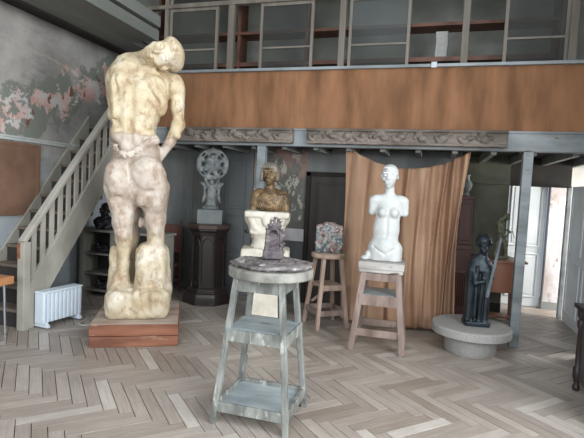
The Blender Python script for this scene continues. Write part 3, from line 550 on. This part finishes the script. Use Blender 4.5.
MB().box(-hx, hx, -hy-.014, -hy+.008, .085, .155).box(-hx, hx, hy-.008, hy+.014, .085, .155).box(-hx-.014, -hx+.008, -hy, hy, .085, .155).box(hx-.008, hx+.014, -hy, hy, .085, .155).ob('tray_rim', X['stand'], t, bevel=.003)
MB().box(-.012, .012, -.02, .02, 0, .07).ob('peg', X['stand'], t).location = (-half(.3)[0]+.01, half(.3)[1]+.02, .26)

# 5. cast fragment and little shrine on it
fg = thing('cast_fragment', 'flat round bronze fragment of ribs and arcs lying on the foreground round top', 'relief', (-1.065, 3.185, 1.0985))
S = SDF(); rn = random.Random(11)
for k in range(15):
    a = -.24+k*.034; L_ = math.sqrt(max(.27**2-a*a, .01)); S.cap((a-.03, -L_*.85, .02), (a+.03, L_*.8, .026), .011, .012, .003)
for rr in (.265, .19):
    p0 = None
    for k in range(33):
        th = 2*math.pi*k/32; p = (rr*math.cos(th), rr*.97*math.sin(th), .02+.006*math.sin(5*th))
        if p0: S.cap(p0, p, .014, .014, .01)
        p0 = p
for k in range(14): th = rn.uniform(0, 6.28); rr = rn.uniform(.1, .26); S.ell((rr*math.cos(th), rr*math.sin(th), .022), (rn.uniform(.02, .045), rn.uniform(.015, .03), .016), .01)
S.ell((.17, -.16, .028), (.10, .06, .022), .02).ell((.22, -.1, .03), (.05, .07, .02), .02).box((0, 0, .007), (.2, .2, .007), .006, .01)
S.mesh('ribbed_cast', (-.31, -.31, -.01), (.32, .31, .075), .0055, X['frag'], fg, noise=.0008, nf=60, clipz=.0)
for a, z in ((-.12, .2), (.05, .0)): MB().box(-.012, .012, -.03, .03, 0, .006).ob('white_chip', X['box'], fg).location = (a-.05, -.2+z*.2, .034)
sh = thing('shrine_model', 'small dark bronze arched shrine with tiny figures on top, standing on the bronze fragment', 'sculpture', (-1.095, 3.29, 1.142), .3)
S = SDF(); S.box((0, 0, .025), (.074, .062, .03), .008, .01).box((0, 0, .06), (.062, .052, .018), .006, .01).box((0, 0, .13), (.052, .045, .085), .008, .01).ell((0, 0, .205), (.05, .044, .04), .01)
S.box((-.003, -.055, .12), (.03, .014, .055), .006, .005, True).cap((-.003, -.055, .17), (-.003, -.04, .18), .03, .03, .005, True).box((-.003, -.034, .12), (.026, .006, .06), .004, .004)
for e in (-1, 1): S.cap((e*.056, -.045, .05), (e*.05, -.045, .20), .009, .007, .008); S.sph((e*.053, -.045, .215), .011, .006); S.cap((e*.06, .03, .05), (e*.055, .03, .2), .009, .007, .008)
S.box((.058, -.0, .12), (.014, .03, .09), .01, .015)
for k in range(10): S.sph((.066+.01*math.sin(k*2), -.02+.012*math.cos(k*1.7), .03+k*.02), .012, .008)
S.mesh('shrine_body', (-.1, -.09, -.01), (.1, .08, .27), .0035, X['iron'], sh, noise=.0012, nf=90, clipz=.0)
S = SDF()
for a, hh in ((-.028, .06), (-.002, .085), (.022, .07), (.036, .05)): S.cap((a, 0, .225), (a+.003, 0, .225+hh*.7), .012, .008, .006); S.sph((a+.003, 0, .222+hh*.9), .0085, .006); S.cap((a, 0, .225+hh*.6), (a+.02, -.01, .235+hh*.8), .005, .004, .004)
S.cap((-.04, 0, .24), (.045, 0, .24), .012, .012, .008)
S.mesh('figurines', (-.07, -.04, .205), (.08, .04, .335), .0028, X['iron'], sh)

# 6. round stool with the painted relief
t = thing('round_stool', 'pale wooden round-topped stool with shelf, beside curtain, carrying the painted relief', 'stool', (-1.17, 5.68, 0), R(38))
for sx, sy in ((-1, -1), (1, -1), (1, 1), (-1, 1)): MB().beam((sx*.20, sy*.20, 0), (sx*.115, sy*.115, .85), .045, .045).ob('leg', X['stoolw'], t, bevel=.004)
MB().lathe([(.1, .848), (.205, .85), (.21, .858), (.21, .893), (.2, .9)], 48).ob('seat', X['stoolw'], t, smooth=True)
MB().box(-.15, .15, -.15, .15, .50, .525).box(-.155, .155, -.165, -.145, .46, .525).box(-.155, .155, .145, .165, .46, .525).ob('middle_shelf', X['stoolw'], t, bevel=.003)
for s_ in (-1, 1): MB().box(-.185, .185, s_*.185-.012, s_*.185+.012, .16, .225).ob('stretcher', X['oldwood'], t, bevel=.003); MB().box(s_*.185-.012, s_*.185+.012, -.185, .185, .16, .225).ob('stretcher', X['oldwood'], t, bevel=.003)
MB().beam((-.13, .15, .27), (.13, .15, .46), .02, .03).ob('brace', X['stoolw'], t)
t = thing('painted_relief', 'painted stone relief block with a red and blue-grey face, on the pale round stool', 'relief', (-1.17, 5.68, .9005), .2)
S = SDF(); S.box((0, .04, .17), (.165, .075, .17), .025, .02).ell((0, .02, .31), (.12, .07, .07), .03); S.ell((0, -.03, .17), (.12, .06, .15), .03)
for e in (-1, 1):
    S.ell((e*.05, -.075, .225), (.03, .03, .022), .01).ell((e*.055, -.085, .14), (.035, .025, .04), .015).cap((e*.02, -.085, .26), (e*.1, -.06, .29), .014, .012, .012).cap((e*.02, -.09, .09), (e*.05, -.08, .03), .022, .018, .012)
    for k in range(8): th = k*.4; S.sph((e*(.12+.03*math.sin(th*2)), -.035, .05+.035*k), .022, .01)
S.cap((0, -.085, .24), (0, -.105, .16), .014, .022, .012).cap((-.04, -.095, .115), (.04, -.095, .115), .012, .012, .008)
S.mesh('relief_block', (-.21, -.16, -.01), (.21, .16, .41), .006, X['relief'], t, noise=.004, nf=70, clipz=.0)

# 7. plaster capital stack with the bust
st = thing('plaster_capital', 'cream plaster capital and column stack carrying the bronze bust', 'pedestal', (-1.885, 5.38, 0), .3)
MB().prism([(-.20, -.17), (.20, -.17), (.20, .17), (-.20, .17)], 0, .05, 'z').ob('base_slab', X['plaster'], st, bevel=.01)
MB().add([(-.19, -.16, .05), (.19, -.16, .05), (.19, .16, .05), (-.19, .16, .05), (-.155, -.13, .70), (.155, -.13, .70), (.155, .13, .70), (-.155, .13, .70)], [(3, 2, 1, 0), (4, 5, 6, 7), (0, 1, 5, 4), (1, 2, 6, 5), (2, 3, 7, 6), (3, 0, 4, 7)]).ob('shaft', X['plaster'], st, bevel=.01)
S = SDF(); S.box((0, 0, .82), (.29, .19, .12), .03, .03); S.mesh('lower_block', (-.33, -.24, .66), (.33, .24, .98), .011, X['plaster'], st, noise=.003, nf=25)
MB().lathe([(.15, .93), (.19, .945), (.185, .97), (.17, .99), (.168, 1.05), (.19, 1.09), (.2, 1.11)], 40).ob('neck', X['plaster'], st, smooth=True)
S = SDF(); S.box((0, 0, 1.345), (.262, .18, .035), .015, .03).cap((-.17, 0, 1.28), (-.14, 0, 1.16), .10, .06, .06).cap((.17, 0, 1.28), (.14, 0, 1.16), .10, .06, .06).box((0, 0, 1.21), (.20, .15, .11), .04, .05)
S.ell((0, -.17, 1.27), (.05, .035, .07), .02).cap((-.20, -.12, 1.30), (-.13, -.15, 1.17), .03, .02, .03).cap((.20, -.12, 1.30), (.13, -.15, 1.17), .03, .02, .03).cap((-.08, -.2, 1.28), (-.04, -.18, 1.15), .02, .02, .02, True).cap((.08, -.2, 1.28), (.04, -.18, 1.15), .02, .02, .02, True)
S.mesh('capital', (-.31, -.25, 1.07), (.31, .24, 1.41), .009, X['plaster'], st, noise=.003, nf=30)
bt = thing('bronze_bust', 'gilded bronze bust of a person with bobbed hair on the cream plaster capital', 'bust', (-1.885, 5.38, 1.390), .3)
S = SDF(); S.ell((.03, .02, .06), (.205, .12, .14), .03).cap((-.11, .02, .19), (.16, .02, .18), .07, .07, .06).ell((.02, .0, .14), (.15, .11, .12), .05).cap((.02, .01, .22), (.015, -.01, .36), .055, .05, .04).cap((-.15, .0, .16), (-.165, -.02, .0), .06, .055, .04).cap((.20, .0, .15), (.21, -.02, .0), .06, .055, .04)
T, B = S.head((.01, -.015, .44), .255, (1, .15, 0), (0, -.05, 1), (-.15, -1, -.03))
for k in range(15): a = -.13+k*.024; S.cap((a, -.105+.9*(a-.03)**2, .02), (a*.8+.01, -.085+.5*(a-.03)**2, .20), .007, .006, .006)
for k in range(4): S.sph((.03, -.125, .03+.045*k), .009, .003)
S.mesh('bust_body', (-.25, -.18, -.01), (.32, .18, .62), .0065, X['gold'], bt, noise=.002, nf=60, clipz=0)
S = SDF(); S.ell(T((0, .15, -.1)), np.array((.40, .40, .45))*.255, .02, M=B); S.ell(T((0, -.12, -.14)), np.array((.42, .28, .36))*.255, .04, M=B)
for e in (-1, 1):
    for k in range(4): S.cap(T((e*(.33+.015*k), .2, .14-.14*k)), T((e*(.37), -.26, .12-.14*k)), .018, .024, .015)
for k in range(7): a = -.24+k*.08; S.cap(T((a, .44-.3*a*a, .10)), T((a*1.2, .30, .34-.4*a*a)), .014, .012, .01)
S.ell(T((0, -.10, .46)), np.array((.25, .33, .30))*.255, .01, True, B)
S.mesh('hair', (-.16, -.18, .30), (.18, .17, .62), .0055, X['goldhair'], bt, noise=.002, nf=80)

# 8. octagonal gothic pedestal
t = thing('octagonal_pedestal', 'dark wooden octagonal pedestal with pointed arch panels against the grey panelling', 'pedestal', (-3.0, 6.12, 0), .35+R(22.5))
MB().lathe([(.36, 0), (.36, .09), (.345, .105), (.33, .15), (.30, .165), (.30, .20), (.275, .225)], 8).ob('base', X['ebony'], t, bevel=.004)
MB().lathe([(.232, .22), (.232, 1.0)], 8).ob('core', X['ebony'], t)
MB().lathe([(.262, .96), (.27, 1.0), (.30, 1.03), (.30, 1.05)], 8).ob('cornice', X['ebony'], t, bevel=.003); MB().lathe([(.31, 1.05), (.318, 1.06), (.318, 1.10), (.305, 1.115)], 8).ob('top', X['pedtop'], t, bevel=.004)
ap = .232*math.cos(R(22.5)); sd = .232*math.sin(R(22.5))
for k in range(8):
    th = R(22.5+45*k); b = MB(); w = .075; zs = .80; pts = []
    for i in range(9): fr_ = i/8; pts.append((-w+w*(1-math.cos(fr_*math.pi/2)) if False else -w*math.cos(fr_*math.pi/3), zs+w*1.9*math.sin(fr_*math.pi/3)))
    pts = [(-w, .30)]+[(-w+ (w)*(1-math.cos(f_*1.2))/ (1-math.cos(1.2)), zs+.13*math.sin(f_*1.2)/math.sin(1.2)) for f_ in [i/8 for i in range(9)]]
    full = pts+[(-p[0], p[1]) for p in pts[::-1][1:]]
    b.tube([(p[0], -.012, p[1]) for p in full], .010, 6); b.box(-w, w, -.012, .002, .27, .30)
    o = b.ob('arch_panel', X['ebony'], t, smooth=False); o.matrix_local = Matrix.Rotation(th+math.pi/2, 4, 'Z') @ Matrix.Translation((0, -ap, 0))
    MB().lathe([(.017, .225), (.014, .25), (.014, .93), (.02, .96)], 10).ob('colonnette', X['ebony'], t, smooth=True).location = (.24*math.cos(R(45*k)), .24*math.sin(R(45*k)), 0)
t = thing('winged_figure', 'grey plaster winged figure holding up a pierced disc on the dark octagonal pedestal', 'sculpture', (-3.0, 6.12, 1.1165), .35)
MB().box(-.175, .175, -.13, .13, 0, .20).ob('block', X['block'], t, bevel=.006)
S = SDF(); S.ell((-.01, -.01, .22), (.12, .09, .04), .03).cap((-.03, 0, .22), (-.02, 0, .42), .045, .05, .03).cap((.03, 0, .22), (.02, 0, .42), .045, .05, .03).ell((0, 0, .48), (.06, .05, .09), .03)
S.cap((-.05, 0, .54), (-.09, -.02, .62), .026, .02, .02).cap((.05, 0, .54), (.09, -.02, .62), .026, .02, .02).ell((0, -.01, .585), (.035, .038, .045), .01).cap((-.02, -.06, .22), (.0, -.06, .20), .02, .02, .01, True)
for e in (-1, 1):
    for k in range(5): S.cap((e*(.07+.014*k), .03, .57), (e*(.125-.012*k), .02, .30-.0*k+.02*k), .016, .012, .012)
    S.cap((e*.05, .03, .5), (e*.15, .03, .57), .02, .016, .015)
S.mesh('figure', (-.21, -.13, .195), (.21, .11, .66), .006, X['greyfig'], t, noise=.003, nf=70)
S = SDF(); cz = .84; p0 = None
for k in range(41):
    th = 2*math.pi*k/40; p = (.19*math.cos(th), 0, cz+.19*math.sin(th))
    if p0: S.cap(p0, p, .036, .036, .01, flat=(1, .7, 1))
    p0 = p
for k in range(8): th = R(45*k+22); S.cap((0, 0, cz), (.17*math.cos(th), 0, cz+.17*math.sin(th)), .028, .024, .02)
S.ell((0, -.015, cz), (.10, .04, .12), .03).ell((-.05, -.03, cz+.05), (.04, .03, .05), .02).ell((.06, -.03, cz-.02), (.045, .03, .06), .02).ell((.0, -.04, cz+.1), (.03, .03, .035), .01).cap((-.1, -.02, cz-.08), (.1, -.02, cz+.04), .02, .02, .015).sph((0, 0, cz+.235), .02, .02)
for k in range(4): th = R(90*k+45); S.ell((.185*math.cos(th), -.0, cz+.185*math.sin(th)), (.035, .06, .018), .006, True, [[-math.sin(th), 0, math.cos(th)], [0, 1, 0], [math.cos(th), 0, math.sin(th)]])
S.mesh('pierced_disc', (-.25, -.09, .58), (.25, .06, 1.10), .006, X['greyfig'], t, noise=.002, nf=80)

# 9. round stone plinth and the dark bronze
t = thing('stone_plinth', 'low round speckled stone plinth, a wide slab on a narrower drum, near the post', 'plinth', (.50, 5.40, 0))
MB().lathe([(.25, 0), (.265, .02), (.268, .19), (.26, .20)], 56).ob('drum', X['granite'], t, smooth=True); MB().lathe([(.36, .20), (.40, .205), (.412, .215), (.412, .285), (.40, .30), (.36, .303)], 64).ob('slab', X['granite'], t, smooth=True)
t = thing('dark_bronze_figure', 'glossy dark bronze robed figure carrying a staff, standing on round stone plinth', 'sculpture', (.54, 5.38, .3035), .15); t.scale = (1, 1, 1.06)
S = SDF(); S.box((.0, 0, .02), (.125, .10, .024), .01, .01).box((-.055, .0, .30), (.07, .07, .29), .03, .04).box((.05, -.02, .3), (.055, .06, .28), .03, .04).cap((.07, -.03, .05), (.06, -.02, .6), .05, .045, .03).ell((.0, 0, .60), (.11, .075, .13), .04).ell((-.07, -.01, .5), (.06, .06, .16), .03)
S.cap((-.06, -.04, .60), (-.055, -.1, .44), .03, .028, .02).cap((-.055, -.1, .44), (.03, -.1, .46), .028, .022, .02).cap((.09, 0, .64), (.12, -.05, .5), .035, .028, .02).box((-.04, -.09, .35), (.016, .012, .26), .005, .008).box((.0, -.07, .3), (.012, .02, .24), .006, .02, True)
for k in range(6): a = -.1+k*.035; S.cap((a, -.075, .06), (a+.01, -.07, .45), .010, .008, .012, k % 2 == 0)
S.cap((.03, 0, .66), (.03, -.01, .76), .04, .04, .03).ell((.02, .0, .855), (.082, .085, .07), .03).cap((-.05, -.02, .83), (.09, -.03, .83), .02, .02, .02).ell((.1, -.02, .02), (.05, .06, .03), .02)
T, B = S.head((.025, -.02, .80), .15, (1, .1, 0), (0, 0, 1), (-.1, -1, 0))
S.mesh('robed_body', (-.17, -.16, -.01), (.19, .13, .97), .0058, X['bronze'], t, noise=.0008, nf=45, clipz=0)
MB().beam((.075, -.085, .30), (.185, -.04, .90), .035, .02, .03, .02).ob('staff', X['staffm'], t, bevel=.004)

# 10. curtain
vs, fs = [], []; nu, nv = 200, 60
for j in range(nv+1):
    v = j/nv
    for i in range(nu+1):
        u = i/nu; topz = 2.27-.30*(4*(u*.97)*(1-u*.97))**.8 + .03*(1-u); xl, xr = -1.09+.07*v, .40-.05*v-.04*math.sin(v*3); px = xl+(xr-xl)*u
        botz = .03+.012*math.sin(9*u) if u < .78 else .03+.05*(u-.78)
        z = topz+(botz-topz)*v; edge = 1-.35*v*abs(u-.5)
        amp = .040+.035*(1-abs(2*u-1))*(v*.4)+.03*max(0, u-.65)*2.5
        fold = math.sin(u*34+1.6*math.sin(v*1.8+u*4)+u*u*u*26)*.8*(.6+.4*abs(math.sin(u*7+1)))+math.sin(u*17+1.5*v)*.5+math.sin(u*80+3*v)*.14*(1-v*.6)
        sweep = 1 if u < .6 else 1-.2*v
        vs.append((px+.012*math.sin(u*40+v*6), 6.02+amp*fold*sweep-.10*v*(1-.4*u)-.02, z))
for j in range(nv):
    for i in range(nu): a = j*(nu+1)+i; fs.append((a, a+nu+1, a+nu+2, a+1))
o = link('curtain', vs, fs, X['cloth'], smooth=True); so = o.modifiers.new('thickness', 'SOLIDIFY'); so.thickness = .004
tag(o, 'ochre brown cloth curtain sagging from the mezzanine beam behind the white torso', 'curtain')

# 11. carved beams on the mezzanine front
def carved(label, x0, x1, seed):
    L_ = x1-x0; S = SDF(); rn = random.Random(seed); S.box((L_/2, 0, .095), (L_/2, .045, .09), .02, .01).box((L_/2, -.05, .172), (L_/2, .03, .016), .008, .01).box((L_/2, -.045, .018), (L_/2, .02, .014), .008, .01)
    x = .12
    while x < L_-.1:
        s_ = rn.choice((-1, 1)); w = rn.uniform(.12, .26); p0 = None
        for k in range(7):
            q = (x-w/2+w*k/6, -.05-.012*math.sin(k), .095+s_*.045*math.sin(k/6*math.pi*1.6))
            if p0: S.cap(p0, q, .024, .020, .012)
            p0 = q
        S.ell((x+rn.uniform(-.03, .03), -.055, .1+rn.uniform(-.02, .02)), (rn.uniform(.03, .065), .045, rn.uniform(.025, .05)), .012)
        if rn.random() < .5: S.sph((x+.06, -.07, .1), .022, .008); S.sph((x+.06, -.095, .1), .010, .006, True)
        x += rn.uniform(.16, .26)
    t_ = S.mesh('carved_beam', (-.03, -.12, -.02), (L_+.03, .06, .22), .0085, X['carved'], None, noise=.0025, nf=35); t_.location = (x0, 5.69, 2.225); return tag(t_, label, 'beam', None)
a_ = carved('left carved grey oak beam fixed under the brown parapet, ending in a curled tip', -3.45, -1.70, 3)
b_ = carved('right and longer carved grey oak beam fixed under the brown parapet, above the curtain', -1.52, .76, 8)

# 12. desk with the walking statuette, cupboard
t = thing('desk', 'chestnut brown bow-fronted writing desk on thin legs behind the stone plinth', 'desk', (.85, 6.86, 0))
pr = [(-.22, -.05)]+[(-.22+.60*k/12, -.22-.06*math.sin(math.pi*k/12)) for k in range(13)]+[(.38, .28), (-.22, .28)]
MB().prism([(a*1.06-.01, c*1.05) for a, c in pr[1:]], .845, .87, 'z').ob('desk_top', X['desk'], t, bevel=.004); 
MB().prism([(a*.80+.0, c*.9) for a, c in pr[1:]], .45, .845, 'z').ob('drawer_case', X['desk'], t, bevel=.004)
for a, c in ((-.15, -.17), (.28, -.17), (.28, .22), (-.15, .22)): MB().beam((a, c, 0), (a, c, .46), .026, .026, .045, .045).ob('leg', X['desk'], t)
MB().box(-.15, .28, .0, .24, .06, .08).ob('lower_stretcher', X['desk'], t)
t = thing('walking_statuette', 'small olive bronze statuette of a stooping walking figure standing on the desk', 'statuette', (.93, 6.85, .8705), .15); t.scale = (.80,)*3
S = SDF(); S.ell((0, 0, .02), (.13, .07, .03), .02).cap((-.08, .0, .04), (-.04, 0, .22), .028, .032, .02).cap((-.04, 0, .22), (.0, 0, .40), .034, .045, .02).cap((.10, 0, .05), (.08, 0, .22), .026, .032, .02).cap((.08, 0, .22), (.01, 0, .40), .036, .046, .02).cap((-.08, 0, .035), (-.03, -.02, .03), .022, .016, .01).cap((.1, 0, .04), (.15, -.02, .03), .022, .016, .01)
S.cap((.0, 0, .40), (-.04, 0, .56), .055, .06, .03).ell((-.035, 0, .58), (.07, .055, .08), .03).cap((-.04, 0, .64), (.03, -.01, .70), .035, .03, .02).cap((-.07, -.04, .62), (-.06, -.07, .46), .026, .022, .015).cap((-.06, -.07, .46), (.06, -.08, .38), .022, .018, .015).cap((-.03, .05, .62), (.05, .06, .50), .026, .02, .015).cap((.05, .06, .5), (.14, .03, .46), .02, .018, .015)
S.head((.065, -.01, .71), .115, (.3, .9, 0), (.35, 0, .9), (.9, -.35, -.4)); S.mesh('statuette_body', (-.17, -.13, -.01), (.20, .12, .80), .0055, X['olive'], t, noise=.003, nf=70, clipz=0)
MB().tube([(.02, -.09, .38), (.16, -.05, .47), (.2, -.03, .36)], .006, 6).ob('tool', X['olive'], t)
t = thing('cupboard', 'dark red brown carved cupboard half hidden behind the curtain', 'cupboard', (.485, 7.24, 0))
MB().box(-.12, .09, -.16, .16, 1.0, 1.64).box(-.13, .10, -.17, .17, 1.64, 1.69).ob('upper_case', X['cup'], t, bevel=.004); MB().box(-.09, .06, -.172, -.16, 1.06, 1.58).ob('door_panel', X['cup'], t, bevel=.008)
MB().box(-.13, .105, -.24, .16, .94, 1.0).box(-.12, .095, -.2, .16, 0, .94).ob('lower_case', X['cup'], t, bevel=.004)
for k in range(7): MB().lathe([(.012, .12), (.018, .16), (.011, .24), (.019, .36), (.011, .46), (.018, .54), (.012, .60)], 10).ob('baluster', X['cup'], t, smooth=True).location = (-.1+k*.03, -.215, 0)
MB().box(-.12, .10, -.232, -.2, .60, .65).ob('rail', X['cup'], t); MB().box(-.12, .10, -.232, -.2, .07, .12).ob('rail', X['cup'], t); 
# jug on the cupboard
o = MB().lathe([(.04, 0), (.055, .01), (.035, .05), (.075, .12), (.08, .17), (.04, .23), (.035, .27), (.05, .30)], 24).ob('plaster_urn', X['greyfig'], smooth=True); o.location = (.47, 7.2, 1.6905); tag(o, 'small murky grey urn on top of the red brown cupboard by the curtain', 'urn')

# 13. low grey bookcase below the stairs with its figures
t = thing('low_bookcase', 'low grey painted open bookcase standing behind the tall plaster figure', 'bookcase', (-4.22, 5.72, 0))
w, dpt, hh = .52, .17, .965
MB().box(-w-.03, w+.30, -dpt-.03, dpt, hh-.035, hh).ob('top', X['bookc'], t, bevel=.004); MB().box(-w, w+.27, dpt-.015, dpt, 0, hh-.035).ob('back', X['inner'], t)
for x_ in (-w, -.02, w+.21): MB().box(x_, x_+.06, -dpt, dpt-.015, 0, hh-.035).ob('side_panel', X['bookc'], t, bevel=.003)
for z in (.08, .32, .60): MB().box(-w+.06, -.02, -dpt+.02, dpt-.015, z, z+.025).ob('shelf', X['bookc'], t); MB().box(.04, w+.21, -dpt+.02, dpt-.015, z, z+.025).ob('shelf', X['bookc'], t)
t = thing('dark_bust', 'small black bust with folded arms on top of the low grey bookcase', 'bust', (-4.38, 5.66, .9655), .35)
S = SDF(); S.ell((0, 0, .07), (.16, .09, .09), .03).cap((-.1, -.02, .12), (.09, -.03, .11), .06, .055, .04).cap((-.13, -.03, .1), (-.08, -.1, .03), .045, .035, .03).cap((.12, -.03, .09), (.03, -.1, .03), .045, .035, .03).cap((.0, 0, .15), (-.01, -.02, .2), .045, .04, .03)
T, B = S.head((-.02, -.03, .265), .19, (1, .2, -.1), (.1, 0, 1), (-.3, -1, 0)); S.ell(T((0, .2, -.1)), (.075, .075, .07), .01, M=B)
S.mesh('bust_cast', (-.2, -.16, -.01), (.2, .12, .40), .006, X['black'], t, noise=.003, nf=60, clipz=0)
for k, (x_, z, lab) in enumerate([(-4.44, .1055, 'dark crouching plaster fragment on the bottom shelf of the low bookcase'), (-4.46, .6255, 'dark plaster fragment on the top inner shelf of the low bookcase')]):
    S = SDF(); S.ell((0, 0, .03), (.13, .07, .035), .02).ell((-.05, 0, .07), (.05, .05, .04), .02).ell((.06, 0, .06), (.05, .04, .05), .02).sph((-.08, -.02, .11), .03, .01).cap((.08, 0, .08), (.0, -.03, .09), .02, .015, .01)
    o = S.mesh('plaster_fragment', (-.16, -.1, -.01), (.16, .1, .16), .007, X['black'], None, noise=.004, nf=60, clipz=0); o.location = (x_, 5.69, z+0); tag(o, lab, 'sculpture')
# small black-and-white piece seen between the legs
o = MB().lathe([(.03, 0), (.05, .01), (.055, .04), (.04, .07), (.0, .08)], 20).ob('dark_bowl', X['black'], smooth=True); o.location = (-3.62, 5.65, .9655); tag(o, 'small dark round bowl on the bookcase, seen between the legs of the tall figure', 'bowl')

# 14. chair behind the tall figure
t = thing('carved_chair', 'dark brown chair with turned posts standing behind the tall plaster figure', 'chair', (-3.80, 6.24, 0), .12)
MB().box(-.2, .2, -.2, .2, .42, .46).ob('seat', X['cup'], t, bevel=.006)
for sx in (-1, 1):
    MB().lathe([(.016, 0), (.022, .1), (.015, .2), (.024, .42), (.018, .5), (.025, .62), (.017, .75), (.024, .95), (.016, 1.04), (.022, 1.08), (.006, 1.12)], 12).ob('back_post', X['cup'], t, smooth=True).location = (sx*.185, .18, 0)
    MB().lathe([(.016, 0), (.022, .1), (.015, .2), (.024, .42)], 12).ob('leg', X['cup'], t, smooth=True).location = (sx*.185, -.17, 0)
MB().box(-.17, .17, .165, .19, .60, 1.03).ob('backrest', X['cup'], t, bevel=.01); MB().box(-.18, .18, -.18, -.16, .16, .19).ob('stretcher', X['cup'], t); MB().box(-.18, .18, .165, .185, .16, .19).ob('stretcher', X['cup'], t)

# 15. radiator and cable
t = thing('electric_radiator', 'white electric oil radiator on little feet beside the staircase newel post', 'radiator', (-3.985, 4.36, 0), R(84))
MB().box(-.265, -.225, -.07, .07, .055, .405).ob('control_box', X['radiator'], t, bevel=.012); MB().box(-.27, .27, -.072, .072, .385, .41).ob('top_cover', X['radiator'], t, bevel=.01)
for k in range(9): MB().box(-.215+k*.054, -.1655+k*.054, -.062, .062, .06, .388).ob('fin', X['radiator'], t, bevel=.014)
MB().box(-.225, .27, -.02, .02, .09, .14).box(-.225, .27, -.02, .02, .31, .36).ob('core_tube', X['radiator'], t)
for x_ in (-.22, .22):
    ft = MB().prism([(-.10, .012), (-.10, .035), (-.05, .08), (.05, .08), (.10, .035), (.10, .012)], x_-.018, x_+.018).ob('foot', X['radiator'], t, bevel=.004)
    for y_ in (-.09, .09): o = MB().lathe([(.018, -.008), (.02, 0), (.018, .008)], 16).ob('caster', X['rubber'], ft, smooth=True); o.matrix_local = Matrix.Translation((x_+.03, y_, .02)) @ Matrix.Rotation(R(90), 4, 'Y')
def loop(P, n=8, z=.0065):
    P = [P[0]]+P+[P[-1]]; out = []
    for i in range(1, len(P)-2):
        for k in range(n):
            t_ = k/n; q = [P[i-1][c]*(-.5*t_+t_**2-.5*t_**3)+P[i][c]*(1-2.5*t_**2+1.5*t_**3)+P[i+1][c]*(.5*t_+2*t_**2-1.5*t_**3)+P[i+2][c]*(-.5*t_**2+.5*t_**3) for c in (0, 1)]; out.append((q[0], q[1], z))
    return out
pts = loop([(-3.80, 4.60), (-3.76, 4.42), (-3.66, 4.40), (-3.62, 4.55), (-3.72, 4.66), (-3.70, 4.82), (-3.62, 4.98), (-3.62, 5.15), (-3.92, 5.28), (-4.1, 5.3)])
tag(MB().tube(pts, .0055, 8).ob('power_cable', X['cable'], smooth=True), 'thin white cable winding on the floor from the white radiator', 'cable')
pts = [(-3.96+.30*u+.03*math.sin(u*9+1), 5.02-.06*math.sin(u*5)-.1*u, .0045) for u in [k/40 for k in range(41)]]
tag(MB().tube(pts, .0045, 8).ob('extension_cable', X['cable'], smooth=True), 'second thin cable lying behind the white radiator towards the bookcase', 'cable')

# 16. table at the left edge
t = thing('small_table', 'small table with orange wooden top and steel tube legs at the left picture edge', 'table', (-4.42, 3.52, 0))
MB().box(-.36, .36, -.30, .30, .545, .625).ob('table_top', X['tabletop'], t, bevel=.008)
for sx, sy in ((-1, -1), (1, -1), (1, 1), (-1, 1)): MB().tube([(sx*.28, sy*.27, 0), (sx*.27, sy*.26, .545)], .012, 12).ob('leg', X['chrome'], t, smooth=True)

# 17. cabinet at the right edge
t = thing('dark_cabinet', 'dark wooden cabinet with a turned corner column at the right picture edge', 'cabinet', (1.60, 4.28, 0))
MB().box(-.26, .26, -.40, .38, .10, .735).ob('body', X['deskpan'], t, bevel=.004); MB().box(-.315, .30, -.45, .445, .735, .775).box(-.29, .28, -.42, .41, .715, .735).ob('top', X['deskdark'], t, bevel=.006)
MB().box(-.272, -.26, -.30, .28, .2, .62).ob('side_panel', X['deskpan'], t, bevel=.008); MB().box(-.2, .2, .38, .392, .2, .62).ob('back_panel', X['deskpan'], t, bevel=.006)
for sx, sy in ((-1, 1), (1, 1), (-1, -1), (1, -1)):
    MB().lathe([(.022, 0), (.03, .012), (.03, .04), (.02, .06), (.028, .10), (.036, .12), (.036, .20), (.022, .225), (.026, .30), (.022, .55), (.034, .58), (.034, .62), (.022, .64), (.036, .67), (.036, .72)], 16).ob('corner_column', X['deskdark'], t, smooth=True).location = (sx*.262, sy*(.385 if sy > 0 else .40), 0)
